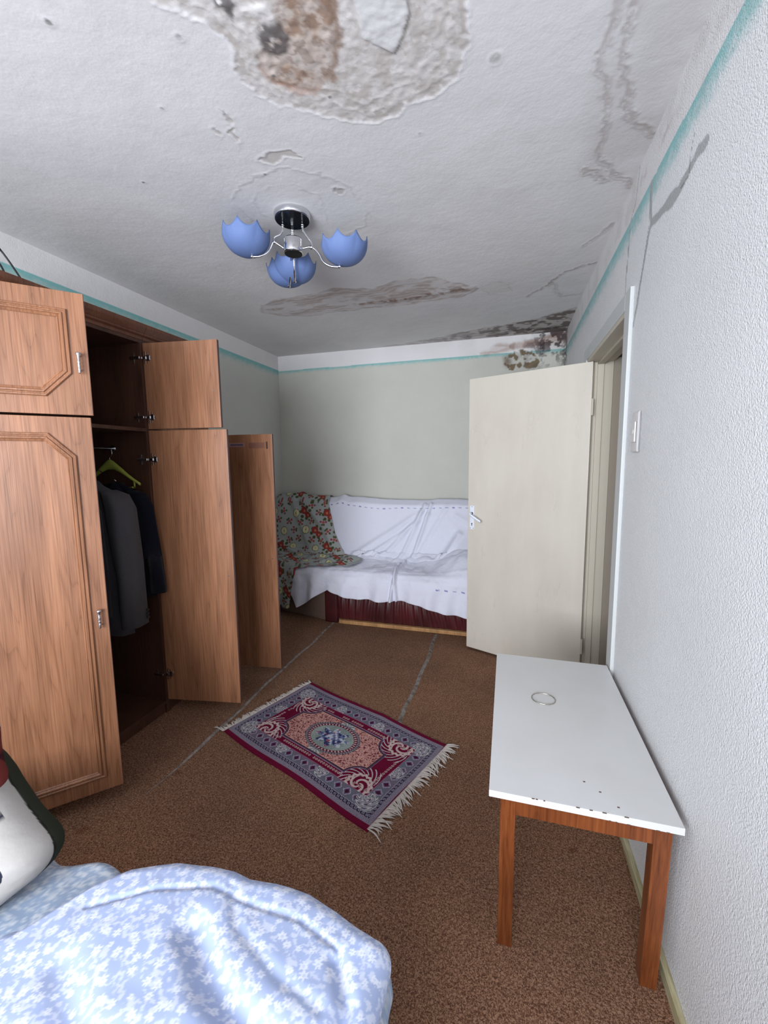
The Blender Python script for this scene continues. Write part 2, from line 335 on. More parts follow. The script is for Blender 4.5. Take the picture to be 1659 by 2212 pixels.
C = mixc(C, sstep(-.01, .03, damp)*.6, srgb(168, 142, 126)); C = mixc(C, sstep(-.01, .03, damp)*sstep(.5, .62, med)*.5, srgb(128, 96, 84))
flk = sdf(U+.05*(med-.5), V+.05*(fine-.5), [(-.06, 2.42), (.1, 2.47), (.22, 2.44), (.25, 2.34), (.2, 2.26), (.06, 2.25), (-.02, 2.3), (-.05, 2.34)])
C = mixc(C, sstep(-.002, .006, flk), srgb(190, 188, 180)); C = mixc(C, sstep(-.002, .006, flk)*sstep(.5, .58, fbm(U, V, 18, 3, 55)), srgb(118, 104, 84)); dep += sstep(-.002, .004, flk)*.003
C = mixc(C, sstep(.06, .0, np.hypot((U+.03)*1.0, (V-2.38)*.7)+.03*(med-.5))*.8, srgb(104, 86, 66))
peel = sdf(U+.02*(fine-.5), V+.03*(med-.5), [(-1.4, 2.5), (-.9, 2.49), (-.3, 2.54), (.0, 2.5), (-.1, 2.47), (-.4, 2.465), (-.9, 2.46)]); C = mixc(C, sstep(0, .01, peel)*.5, srgb(226, 222, 222))
mold = np.clip(sstep(-.05, .42, U)*1.1, 0, 1)*sstep(2.2, 2.5, V+.15*(med-.5)); mn = fbm(U, V, 22, 5, 56)
C = mixc(C, mold*sstep(.5, .6, mn+.12*sstep(.2, .4, U)*sstep(2.45, 2.58, V))*.9, srgb(66, 50, 52))
C = mixc(C, sstep(.035, .01, np.abs(U-.27+.03*(med-.5)))*sstep(2.22, 2.5, V)*sstep(.42, .55, fine)*.8, srgb(58, 46, 48))
C = mixc(C, sstep(.06, .0, XR-U-.02*(fine-.5))*sstep(.4, .6, fine+.1)*.8, srgb(84, 76, 74))
P = np.stack([U, YB+dep, V], -1)
struct(mesh_obj('wall_back', grid_mesh('wall_back', P, C), BACKPAINT), 'far wall, pale grey green with a mouldy top right corner')
ly = axis((YF, YB, .02)); lz = axis((0, 2.2, .1), (2.2, 2.604, .006))
U, V = np.meshgrid(ly, lz, indexing='ij'); C = np.ones(U.shape+(3,))*np.array(srgb(204, 205, 198)); C = band(C, U, V, 2.455, .09, .85, 61, None)
P = np.stack([np.full(U.shape, XL), U, V], -1)
struct(mesh_obj('wall_left', grid_mesh('wall_left', P, C), BACKPAINT), 'left wall behind the wardrobe with a teal painted line')
DY0, DY1, DZ = 2.075, 2.965, 2.085      # doorway
ry = axis((YF, 1.2, .05), (1.2, DY0, .006), (DY0, 2.35, .01), (2.35, DY1, .03), (DY1, YB, .03)); rzz = axis((0, 1.9, .1), (1.9, DZ, .01), (DZ, 2.604, .0055))
U, V = np.meshgrid(ry, rzz, indexing='ij'); C = np.ones(U.shape+(3,))*np.array(srgb(228, 228, 229)); med = fbm(U, V, 12, 4, 62); fine = fbm(U, V, 50, 3, 63)
C = band(C, U, V, 2.45, .12, .85, 64, None)
C = mixc(C, sstep(2.3, 2.5, V)*sstep(.45, .7, med)*.2, srgb(166, 156, 150))
PUT = srgb(168, 170, 170)
for pts, wd, dk in (([(1.37, 2.27), (1.43, 2.285), (1.50, 2.27), (1.56, 2.26), (1.70, 2.28), (1.80, 2.30)], .018, 0), ([(1.84, 2.44), (1.82, 2.31), (1.90, 2.15), (1.975, 2.0)], .012, 0), ([(2.11, 2.45), (2.12, 2.35), (2.14, 2.24), (2.13, 2.14)], .006, 0), ([(2.0, 2.6), (2.05, 2.5), (2.11, 2.45)], .005, 0)):
    k = dpoly(U+.03*(med-.5), V+.03*(fbm(U, V, 13, 4, 65)-.5), pts)*(1); C = mixc(C, sstep(wd*1.1, wd*.8, k+.004*(fine-.5)), PUT)
for pts in ([(1.455, 2.35), (1.475, 2.31), (1.48, 2.26), (1.54, 2.255)], [(1.845, 2.44), (1.84, 2.3), (1.905, 2.16), (1.97, 2.03)], [(2.115, 2.42), (2.145, 2.24)]):
    k = dpoly(U+.012*(med-.5), V+.012*(fine-.5), pts); C = mixc(C, sstep(.003, .001, k)*.75, srgb(100, 98, 96))
C = mixc(C, sstep(.035, .0, np.abs(U-1.62)+np.abs(V-2.52))*.0, PUT)
for (a, b2, s) in ((1.72, 2.53, .04), (1.95, 2.53, .035)): C = mixc(C, sstep(s, 0, np.hypot((U-a)*.4, V-b2))*sstep(.45, .6, fine)*.45, srgb(160, 138, 132))
C = mixc(C, sstep(.16, .02, YB-U+.05*(med-.5))*sstep(2.2, 2.4, V)*sstep(.42, .55, fbm(U, V, 20, 4, 66))*.8, srgb(86, 78, 76))
P = np.stack([np.full(U.shape, XR), U, V], -1)
uc = (ry[1:]+ry[:-1])/2; vc = (rzz[1:]+rzz[:-1])/2; UU, VV = np.meshgrid(uc, vc, indexing='ij')
struct(mesh_obj('wall_right', grid_mesh('wall_right', P, C, ~((UU > DY0) & (UU < DY1) & (VV < DZ))), ROUGHCAST), 'right wall with rough white finish and cracked filler')
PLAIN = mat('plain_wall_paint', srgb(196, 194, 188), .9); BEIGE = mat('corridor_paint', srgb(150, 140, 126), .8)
bm = nb()
box(bm, (XL, YF-.2, 0), (WX0, YF, H)); box(bm, (WX1, YF-.2, 0), (XR, YF, H)); box(bm, (WX0, YF-.2, 0), (WX1, YF, WZ0)); box(bm, (WX0, YF-.2, WZ1), (WX1, YF, H))
struct(obj('wall_front', bm, PLAIN), 'wall behind the camera with the window')
FRAMEW = mat('white_window_paint', srgb(225, 225, 222), .4)
wn = D.objects.new('window_1', None); link(wn); struct(wn, 'window behind the camera')
bm = nb()
for a, b2 in (((WX0, WZ0), (WX1, WZ0+.05)), ((WX0, WZ1-.05), (WX1, WZ1)), ((WX0, WZ0), (WX0+.05, WZ1)), ((WX1-.05, WZ0), (WX1, WZ1)), (((WX0+WX1)/2-.04, WZ0), ((WX0+WX1)/2+.04, WZ1))):
    box(bm, (a[0], YF-.15, a[1]), (b2[0], YF-.09, b2[1]))
obj('window_frame', bm, FRAMEW, wn)
# corridor beyond the door
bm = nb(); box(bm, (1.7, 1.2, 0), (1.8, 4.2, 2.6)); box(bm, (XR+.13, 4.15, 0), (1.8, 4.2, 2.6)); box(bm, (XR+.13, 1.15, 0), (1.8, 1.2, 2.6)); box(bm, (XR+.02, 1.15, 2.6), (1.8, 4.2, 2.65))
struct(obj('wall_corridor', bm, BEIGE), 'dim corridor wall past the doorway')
# skirting on the right wall
SKIRT = mat('khaki_skirting_paint', srgb(164, 156, 118), .55); q = N(SKIRT); q.base(q.ramp(q.noise(q.coord((8, 1, 8)), 9, 4, .6), [(.35, srgb(150, 140, 100)), (.65, srgb(186, 178, 146))]))
bm = nb(); box(bm, (XR-.017, YF, 0), (XR, 1.99, .042), .003); struct(obj('baseboard_right', bm, SKIRT), 'narrow khaki skirting along the right wall')
bm = nb(); box(bm, (XR-.017, 3.06, 0), (XR, YB, .042), .003); struct(obj('baseboard_far', bm, SKIRT))
# door frame
CREAM = mat('cream_gloss_door_paint', srgb(206, 198, 184), .32, spec=.5); q = N(CREAM); v = q.coord()
g = q.noise(q.coord((1, 1, .25)), 5, 5, .6); q.base(q.ramp(g, [(.3, srgb(202, 194, 180)), (.55, srgb(208, 200, 187)), (.75, srgb(211, 204, 192))]))
rr = q.ramp(q.noise(q.coord((1, 1, .3)), 9, 4, .6), [(.35, (.26,)*3), (.65, (.48,)*3)]); q.l(rr, q.b.inputs['Roughness']); q.bump(q.noise(v, 40, 2), .08, .004)
TRIMW = mat('white_architrave_paint', srgb(192, 194, 193), .5); JAMB = mat('cream_jamb_paint', srgb(190, 182, 166), .5)
fr = D.objects.new('trim_3', None); link(fr); struct(fr, 'white architrave and cream lining of the doorway')
bobj('architrave', (XR-.014, DY0-.085, 0), (XR+.001, DY0-.004, DZ+.07), TRIMW, fr, .004)
bobj('architrave', (XR-.014, DY0-.004, DZ), (XR+.001, DY1+.02, DZ+.07), TRIMW, fr, .004)
bobj('architrave', (XR-.014, DY1+.02, 0), (XR+.001, DY1+.095, DZ+.07), TRIMW, fr, .004)
for nm, a, b2 in (('jamb', (XR-.01, DY0-.02, 0), (XR+.14, DY0, DZ)), ('jamb', (XR+.002, DY1, 0), (XR+.14, DY1+.02, DZ)), ('head_jamb', (XR-.01, DY0, DZ-.02), (XR+.14, DY1, DZ))):
    bobj(nm, a, b2, JAMB, fr, .002)
bobj('door_stop', (XR+.05, DY0, 0), (XR+.085, DY0+.015, DZ-.02), JAMB, fr, .002)
bobj('door_stop', (XR+.05, DY1-.015, 0), (XR+.085, DY1, DZ-.02), JAMB, fr, .002)
bobj('door_stop', (XR+.05, DY0, DZ-.035), (XR+.085, DY1, DZ-.02), JAMB, fr, .002)
bobj('corridor_reveal', (XR+.14, DY1-.01, 0), (XR+.2, DY1+.03, DZ), BEIGE, fr, .002)
# cracks of shadow gap between trim and wall are real gaps of filler
# door leaf
DW, DT = .838, .038
dr = D.objects.new('door_1', None); link(dr); dr.location = (.487, 2.912, 0); dr.rotation_euler = (0, 0, PI-.403); struct(dr, 'cream painted door standing open into the room')
bobj('door_leaf', (0.004, -DT, .018), (DW, 0, 2.063), CREAM, dr, .0025)
HW = mat('white_enamel', srgb(226, 230, 240), .3)
bm = nb(); box(bm, (DW-.053, 0, .955), (DW-.018, .005, 1.135), .006); pl = obj('handle_plate', bm, HW, dr)
for sx, sz in ((-.036, 1.127), (-.047, .965), (-.024, .965)): 
    bm = nb(); tube(bm, [(DW+sx, .003, sz), (DW+sx, .0062, sz)], .003, 10); obj('screw', bm, NICKEL, pl)
bm = nb(); tube(bm, [(DW-.036, .003, 1.0), (DW-.036, .0064, 1.0)], .0045, 12); box(bm, (DW-.0385, .003, .983), (DW-.0335, .0064, 1.0)); obj('keyhole', bm, BLACK, pl)
bm = nb(); tube(bm, [(DW-.036, .004, 1.078), (DW-.036, .016, 1.078)], .009, 16); obj('handle_collar', bm, BLACK, pl)
bm = nb(); tube(bm, smoothpath([(DW-.036, .012, 1.078), (DW-.034, .036, 1.077), (DW-.05, .046, 1.066), (DW-.09, .046, 1.043), (DW-.125, .044, 1.022)], 5), [.007]*5+[.008]*5+[.0095]*5+[.009]*6, 12); obj('lever', bm, HW, dr, True)
for z in (1.79, .25):
    bm = nb(); tube(bm, [(-.003, .003, z-.05), (-.003, .003, z+.05)], .007, 12); h = obj('hinge', bm, JAMB, dr, False)
    bobj('hinge_leaf', (.506, DY1-.003, z-.05), (.545, DY1, z+.05), JAMB, fr, .001)

# ================================================================== OBJECTS
# ---- wardrobe (two units)
WF = -1.911; WB = XL+.006; T = .018; ZT, ZS, ZB = 2.135, 1.656, .075
def offset_poly(pts, d):
    n = len(pts); out = []
    for i in range(n):
        p0, p1, p2 = Vector(pts[i-1]), Vector(pts[i]), Vector(pts[(i+1) % n])
        a = (p1-p0).normalized(); b = (p2-p1).normalized(); na = Vector((-a.y, a.x)); nbv = Vector((-b.y, b.x))
        k = (na+nbv).normalized(); out.append(p1+k*(d/max(.2, k.dot(na))))
    return out
def moulding(pts, y0, sgn, parent):
    prof = [(0, -.001), (0, .005), (.003, .009), (.007, .0095), (.010, .006), (.0125, .006), (.016, .011), (.021, .0115), (.024, .007), (.026, .0055), (.029, .007), (.032, .0045), (.032, -.001)]
    bm = nb(); rings = []
    for d, h in prof: rings.append([bm.verts.new((p.x, y0+sgn*h, p.y)) for p in offset_poly(pts, d)])
    for a, b in zip(rings, rings[1:]):
        n = len(a)
        for k in range(n): bm.faces.new((a[k], a[(k+1) % n], b[(k+1) % n], b[k]))
    return obj('moulding', bm, OAK, parent)
def bar_handle(s, z, y0, sgn, parent):
    bm = nb(); L = .04
    prof = [(.0025, -L), (.005, -L+.004), (.0035, -L+.009), (.0065, -L+.015), (.0045, -L+.02), (.0055, -.012), (.0065, -.008), (.004, -.003), (.0068, .002), (.0045, .008), (.0058, .018), (.0045, .024), (.0085, .03), (.009, .036), (.004, L)]
    lathe(bm, prof, 16, Matrix.Translation((s, y0+sgn*.018, z)))
    for dz in (-.026, .028): tube(bm, [(s, y0, z+dz), (s, y0+sgn*.018, z+dz)], .0035, 8)
    return obj('handle', bm, NICKEL, parent, True)
def cup_hinge(s, z, y0, sgn, parent):
    bm = nb(); box(bm, (s+.012, y0, z-.03), (s+.016, y0+sgn*.004, z+.03), .0005); box(bm, (s+.004, y0, z-.012), (s+.03, y0+sgn*.007, z+.012), .002)
    box(bm, (s-.002, y0, z-.034), (s+.003, y0+sgn*.006, z+.034), .0005); tube(bm, [(s+.02, y0, z), (s+.02, y0+sgn*.004, z)], .016, 20); box(bm, (s-.03, y0+sgn*.003, z-.007), (s+.01, y0+sgn*.012, z+.007), .002)
    return obj('hinge', bm, NICKEL, parent)
def wdoor(parent, hinge, ang, w, z0, z1, style, left, hz=()):
    """left-hinged: front is local -y; right-hinged: front is local +y"""
    d = empty('door', parent, hinge, ang); sg = -1 if left else 1
    bobj('door_panel', (.001, 0, z0), (w, sg*T, z1), [OAKIN if False else OAK][0], d, .0012)
    bobj('edge_band', (w, sg*.001, z0+.001), (w+.0012, sg*(T-.001), z1-.001), OAKED, d, 0)
    m = .055
    if style == 'tall': pts = [(m, z0+.062), (w-m, z0+.062), (w-m, z1-.15), (w-m-.082, z1-.062), (m+.082, z1-.062), (m, z1-.15)]
    else: pts = [(m, z0+.155), (m+.085, z0+.065), (w-m-.085, z0+.065), (w-m, z0+.155), (w-m, z1-.065), (m, z1-.065)]
    moulding(pts, sg*T, sg, d)
    hzz = .84 if style == 'tall' else z0+.195
    bar_handle(w-.03, hzz, sg*T, sg, d)
    bm = nb(); tube(bm, [(w-.03, 0, hzz), (w-.03, -sg*.002, hzz)], .0035, 10); obj('screw', bm, NICKEL, d)
    for z in hz: cup_hinge(.012, z, 0, -sg, d)
    return d
def cornice(y0, y1, parent):
    prof = [(0, 2.135), (.004, 2.135), (.004, 2.15), (.016, 2.158), (.016, 2.166), (.02, 2.17), (.034, 2.19), (.036, 2.195), (.036, 2.212), (-.02, 2.212), (-.02, 2.135)]
    bm = nb(); A = [bm.verts.new((WF-.004+x, y0, z)) for x, z in prof]; B = [bm.verts.new((WF-.004+x, y1, z)) for x, z in prof]; n = len(A)
    for k in range(n): bm.faces.new((A[k], A[(k+1) % n], B[(k+1) % n], B[k]))
    bm.faces.new(A[::-1]); bm.faces.new(B); return obj('cornice', bm, OAKC, parent)
def unit(name, label, y0, y1, top_closed=None):
    t = thing(name, label, 'wardrobe'); f = WF-.003
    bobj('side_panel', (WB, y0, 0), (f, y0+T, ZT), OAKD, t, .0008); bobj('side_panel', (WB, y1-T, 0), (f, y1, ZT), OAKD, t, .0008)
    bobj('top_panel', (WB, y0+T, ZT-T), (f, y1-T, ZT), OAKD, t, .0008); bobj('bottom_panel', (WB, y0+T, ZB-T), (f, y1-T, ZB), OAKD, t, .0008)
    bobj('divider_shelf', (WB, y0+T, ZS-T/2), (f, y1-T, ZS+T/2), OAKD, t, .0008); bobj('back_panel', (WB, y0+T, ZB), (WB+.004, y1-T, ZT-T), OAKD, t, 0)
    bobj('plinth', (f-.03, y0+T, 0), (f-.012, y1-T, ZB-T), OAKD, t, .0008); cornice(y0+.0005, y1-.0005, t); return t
Y1, Y2, Y3 = .955, 1.918, 2.39
u1 = unit('wardrobe', 'oak wardrobe with two tall doors swung open and suits hanging inside', Y1, Y2)
u2 = unit('wardrobe', 'narrow oak wardrobe end unit with one open tall door nearest the sofa', Y2+.001, Y3)
LA = math.atan2(.328, .295); RA = math.radians(9.8)
wdoor(u1, (WF, Y1+.02, 0), LA, .465, .08, ZS-.003, 'tall', True); wdoor(u1, (WF, Y1+.02, 0), LA, .475, ZS+.006, 2.118, 'upper', True)
wdoor(u1, (WF, Y2-.006, 0), RA, .452, .08, ZS-.003, 'tall', False, (1.495, .24)); wdoor(u1, (WF, Y2-.004, 0), RA-.03, .43, ZS+.006, 2.118, 'upper', False, (2.04, 1.725))
d3 = wdoor(u2, (WF, Y3-.006, 0), math.radians(5), .462, .08, ZS-.003, 'tall', False, (1.495, .24)); wdoor(u2, (WF+.001, Y3-.006, 0), -PI/2, .452, ZS+.006, 2.118, 'upper', False)
LAB = mat('torn_paper_label', srgb(160, 120, 118), .7); LABD = mat('dark_sticker', srgb(60, 30, 26), .6)
for a, b2, z0, z1, mm in ((.16, .27, 1.575, 1.60, LAB), (.30, .41, 1.565, 1.6, mat('faded_sticker', srgb(120, 78, 60), .7)), (.42, .432, 1.56, 1.605, LABD)):
    bobj('sticker', (a, -.0008, z0), (b2, 0, z1), mm, d3, 0)
bobj('sticker_stripe', (.17, -.0012, 1.582), (.26, -.0008, 1.594), mat('sticker_stripe', srgb(90, 80, 96), .7), d3, 0)
for uu, yy_, zs in ((u1, Y2-T, (1.495, .24, 2.04, 1.725)), (u2, Y3-T, (1.495, .24))):
    for z in zs:
        bm = nb(); box(bm, (-1.985, yy_-.006, z-.008), (-1.93, yy_, z+.008), .002); box(bm, (-1.965, yy_-.004, z-.028), (-1.957, yy_, z+.028), .001); box(bm, (-1.978, yy_-.012, z-.006), (-1.915, yy_-.005, z+.006), .002); obj('hinge_plate', bm, NICKEL, uu)
# hanging rail
bm = nb(); tube(bm, [(-2.15, Y1+T, 1.56), (-2.15, Y2-T, 1.56)], .009, 14); tube(bm, [(-2.15, Y2-T-.008, 1.56), (-2.15, Y2-T, 1.56)], .017, 14); obj('hanging_rail', bm, CHROME, u1, True)
# black cable on top
bm = nb(); tube(bm, smoothpath([(-2.0, 1.34, 2.222), (-2.06, 1.36, 2.30), (-2.12, 1.37, 2.36), (-2.1, 1.33, 2.41), (-2.02, 1.27, 2.4), (-1.99, 1.24, 2.33), (-2.03, 1.26, 2.25), (-2.1, 1.32, 2.218)], 6), .004, 8)
tube(bm, smoothpath([(-1.99, 1.41, 2.218), (-2.02, 1.40, 2.27), (-2.05, 1.385, 2.33), (-2.06, 1.36, 2.37), (-2.02, 1.31, 2.37)], 6), .004, 8)
tag(obj('cable', bm, BLACK, None, True), 'black cable coiled on top of the wardrobe at the left edge', 'cable')

# ---- clothes on hangers
def m_cloth(name, c, rough=.9, sc=600, b=.2):
    m = mat(name, c, rough, spec=.2); q = N(m); v = q.coord(); n = q.noise(v, sc, 2); q.base(q.ramp(n, [(.3, tuple(x*.85 for x in c)), (.7, tuple(min(1, x*1.15) for x in c))])); q.bump(q.noise(v, 12, 3), b, .02); m.node_tree.nodes['Principled BSDF'].inputs['Sheen Weight'].default_value = .05
    return m
GREY = m_cloth('grey_wool', srgb(72, 70, 73)); NAVY = m_cloth('navy_wool', srgb(11, 12, 24)); DARK = m_cloth('black_wool', srgb(20, 18, 24)); MAROON = m_cloth('dark_maroon_lining', srgb(50, 34, 40))
HANG = mat('yellow_green_plastic', srgb(150, 154, 66), .5)
def loft(bm, secs, n=28):
    """secs: (centre xyz, half x, half y, superness)"""
    rings = []
    for k0, (c, a, b, p) in enumerate(secs):
        r = []
        for k in range(n):
            t = 2*PI*k/n; ct, s_ = math.cos(t), math.sin(t)
            fold = 1+.05*math.sin(5*t+k0*.5)
            r.append(bm.verts.new((c[0]+a*fold*math.copysign(abs(ct)**p, ct), c[1]+b*fold*math.copysign(abs(s_)**p, s_), c[2])))
        rings.append(r)
    for a, b in zip(rings, rings[1:]):
        for k in range(n): bm.faces.new((a[k], a[(k+1) % n], b[(k+1) % n], b[k]))
    bm.faces.new(rings[0][::-1]); bm.faces.new(rings[-1]); return bm
def jacket(name, label, cx, cy, ztop, zhem, hw, th, m, zcuff, btn, flare=1.0, wide=.065):
    t = thing(name, label, 'jacket', (cx, cy, 0))
    bm = nb(); L = ztop-zhem
    secs = [((0, 0, ztop+.015), .05, .03, .9), ((0, 0, ztop-.01), .08, th*.6, .9), ((0, 0, ztop-.05), hw*.85, th*.8, .85), ((0, 0, ztop-.1), hw*.95, th*.95, .8)]
    for k in range(1, 9): secs.append(((0, 0, ztop-.1-(L-.1)*k/8), hw*(.95-.07*math.sin(k/8*PI)+.03*k/8*flare), th*(.95+.1*math.sin(k)), .8))
    loft(bm, secs, 36); obj('jacket_body', bm, m, t, True)
    for sg in (1, -1):
        bm = nb(); zc = zcuff
        pts = [(sg*hw*.62, 0, ztop-.035), (sg*hw*.84, 0, ztop-.06), (sg*hw*.97, 0, ztop-.13), (sg*hw*1.02*flare, 0, ztop-.28), (sg*hw*1.06*flare, .004, ztop-.42), (sg*hw*1.1*flare, .0, (ztop+zc)/2-.1), (sg*hw*1.13*flare, -.004, zc)]
        sec = [((p[0], p[1], p[2]), a, b, .85) for p, a, b in zip(pts, (.03, .05, .06, .058, .054, .05, .046), (wide*.6, wide*.9, wide, wide, wide*.97, wide*.93, wide*.98))]
        loft(bm, sec, 28); sl = obj('sleeve', bm, m, t, True)
        if sg == 1 and btn:
            for k in range(3):
                bm = nb(); tube(bm, [(sg*hw*1.13*flare+.044, wide*.55, zc+.035+.02*k), (sg*hw*1.13*flare+.05, wide*.55, zc+.035+.02*k)], .008, 14); obj('button', bm, BLACK, sl)
    for sg in (1, -1):
        bm = nb(); zt = ztop+.02
        v = [bm.verts.new(p) for p in ((sg*.035, -.035, zt+.005), (sg*.075, -th*.75, zt-.05), (sg*.1, -th-.01, zt-.2), (sg*.02, -th-.014, zt-.42), (sg*.04, -th-.008, zt-.18), (sg*.03, -.05, zt-.03))]
        bm.faces.new(v); r = bmesh.ops.extrude_face_region(bm, geom=bm.faces[:]); bmesh.ops.translate(bm, vec=(0, -.004, 0), verts=[g for g in r['geom'] if isinstance(g, bmesh.types.BMVert)])
        obj('lapel', bm, m, t)
    return t
jacket('suit_jacket', 'charcoal grey suit jacket with buttoned cuff hanging in the open wardrobe', -2.125, 1.715, 1.37, .56, .205, .05, GREY, .615, True, 1.0, .072)
jk = jacket('suit_jacket', 'navy blue jacket on the yellow hanger, deepest in the open wardrobe', -2.13, 1.868, 1.355, .72, .19, .022, NAVY, .74, False, 1.0, .028)
jk.rotation_euler = (0, math.radians(-4.5), 0); jk.location = (-2.02, 1.862, 0)
jacket('suit_jacket', 'black jacket hanging nearest the big moulded door', -2.15, 1.545, 1.37, .66, .19, .06, DARK, .70, False, .97, .07)
def hanger(name, label, y, z, x0, m, wire=False):
    t = thing(name, label, 'hanger', (x0, y, 0)); bm = nb()
    tube(bm, smoothpath([(-.0, 0, z+.005), (0, 0, z+.035), (.018, 0, z+.052), (.014, 0, z+.085), (-.004, 0, z+.095), (-.014, 0, z+.08)], 6), .0016, 8); obj('hook', bm, CHROME, t, True)
    if wire:
        bm = nb(); tube(bm, smoothpath([(-.2, 0, z-.09), (-.08, 0, z-.03), (0, 0, z+.005), (.08, 0, z-.03), (.2, 0, z-.09)], 8), .002, 8); obj('wire_shoulder', bm, CHROME, t, True); return t
    pts = smoothpath([(-.2, 0, z-.115), (-.13, 0, z-.075), (-.06, 0, z-.03), (0, 0, z-.005), (.06, 0, z-.03), (.13, 0, z-.075), (.2, 0, z-.115)], 6); n = len(pts)
    bm = nb(); secs = []
    rings = []
    for i, p in enumerate(pts):
        e = 1-abs(i/(n-1)*2-1); hz = .008+.022*e**2; hy = .007+.006*e; ring = []
        for k in range(14): a = 2*PI*k/14; ring.append(bm.verts.new((p.x, p.y+hy*math.cos(a), p.z+hz*math.sin(a))))
        rings.append(ring)
    for a, b in zip(rings, rings[1:]):
        for k in range(14): bm.faces.new((a[k], a[(k+1) % 14], b[(k+1) % 14], b[k]))
    bm.faces.new(rings[0][::-1]); bm.faces.new(rings[-1])
    box(bm, (.155, -.003, z-.135), (.165, .003, z-.098)); box(bm, (.13, -.003, z-.137), (.165, .003, z-.129)); obj('shoulder_bar', bm, m, t, True); return t
hanger('coat_hanger', 'yellow plastic coat hanger above the navy jacket', 1.868, 1.475, -2.15, HANG)
hanger('coat_hanger', 'wire coat hanger above the charcoal grey jacket', 1.715, 1.475, -2.145, CHROME, True)

# ---- table
def m_lam():
    m = mat('white_laminate', srgb(206, 206, 206), .28); q = N(m); q.base(q.ramp(q.noise(q.coord(), 3, 4), [(.3, srgb(202, 201, 199)), (.7, srgb(212, 212, 213))])); return m
tb = thing('table', 'white laminate table with reddish wooden legs against the right wall', 'table', (.2, 1.57, 0))
tx0, tx1, ty0, ty1, tz = -.031-.2, .447-.2, 1.128-1.57, 2.016-1.57, .547
bobj('tabletop', (tx0, ty0, tz-.02), (tx1, ty1, tz), m_lam(), tb, .0015)
CHIP = mat('exposed_chipboard', srgb(84, 62, 52), .9)
random.seed(3)
for k in range(12):
    x = tx0+random.random()*(tx1-tx0); s_ = .002+.003*random.random(); zz = random.choice((tz-.0205, tz-.0015)); bobj('chip_mark', (x, ty0-.0006, zz), (x+s_*2.2, ty0+.001, zz+.002), CHIP, tb, 0)
for x, y in ((.064, -.37), (.1, -.415), (.028, -.34)): bobj('chip_mark', (x, y, tz), (x+.006, y+.004, tz+.0004), CHIP, tb, 0)
lw = .042
lx = (.0005-.2, .387-.2); lyy = (1.146-1.57, ty1-.1)
for x in lx:
    for y in lyy:
        bm = box(nb(), (x, y, 0), (x+lw, y+lw, tz-.02), .002)
        for v_ in bm.verts: v_.co.y += (1-v_.co.z/tz)*(.032 if y == lyy[0] else -.032)
        obj('leg', bm, LEGW, tb)
for y in lyy: bobj('apron', (lx[0]+lw, y+.002, tz-.078), (lx[1], y+.024, tz-.02), LEGW, tb, .0015)
for x in lx: bobj('apron', (x+.008, lyy[0]+lw, tz-.068), (x+.03, lyy[1], tz-.02), LEGW, tb, .0015)
bm = nb(); ring = [(.152+.043*math.cos(a), 1.652+.040*math.sin(a), tz+.0025) for a in np.linspace(0, 2*PI, 49)]
tube(bm, ring, [.0016+.0005*math.sin(k*2.1) for k in range(49)], 8, False); tag(obj('bangle', bm, mat('tarnished_silver', (.5, .46, .4), .35, 1), None, True), 'thin silver ring bangle lying on the white table', 'bangle')

# ---- wall switch
sw = thing('light_switch', 'white light switch on the right wall beside the doorway', 'light switch', (XR, 1.825, 1.57))
SWP = mat('switch_plastic', srgb(205, 202, 202), .3)
bm = nb(); box(bm, (-.012, -.042, -.075), (0, .042, .075), .008); obj('switch_plate', bm, SWP, sw, True)
bm = nb(); box(bm, (-.0175, -.02, -.038), (-.01, .022, .038), .004); rk = obj('rocker', bm, SWP, sw)
bobj('indicator', (-.0182, -.006, -.006), (-.0172, .008, .008), mat('switch_indicator', srgb(225, 222, 215), .3), rk, 0)
bobj('rocker_gap', (-.0125, -.024, -.04), (-.0119, -.02, .038), BLACK, sw, 0)

# ---- ceiling lamp
def m_shade():
    m = mat('frosted_blue_glass', srgb(102, 122, 168), .6, spec=.25); b = m.node_tree.nodes['Principled BSDF']; b.inputs['Subsurface Weight'].default_value = .1; b.inputs['Subsurface Radius'].default_value = (.01, .015, .03); return m
SHADE = m_shade(); LC = Vector((-.975, 1.885, 0))
lamp = thing('ceiling_lamp', 'chrome ceiling lamp with scalloped frosted blue glass shades', 'lamp', (LC.x, LC.y, 2.6))
def L(x, y, z): return (x-LC.x, y-LC.y, z-2.6)
bm = nb(); lathe(bm, [(.082, 0.004), (.083, -.006), (.081, -.022), (.078, -.027)], 48); obj('ceiling_plate', bm, CHROME, lamp, True)
bm = nb(); lathe(bm, [(.0775, -.0262), (.0772, -.0285)], 48); obj('plate_underside', bm, BLACKGL, lamp)
bm = nb(); lathe(bm, [(.03, -.105), (.043, -.11), (.0445, -.116), (.0445, -.165), (.042, -.172)], 40); obj('hub', bm, CHROME, lamp, True)
bm = nb(); lathe(bm, [(.0405, -.1715), (.040, -.1735)], 40); obj('hub_underside', bm, BLACKGL, lamp)
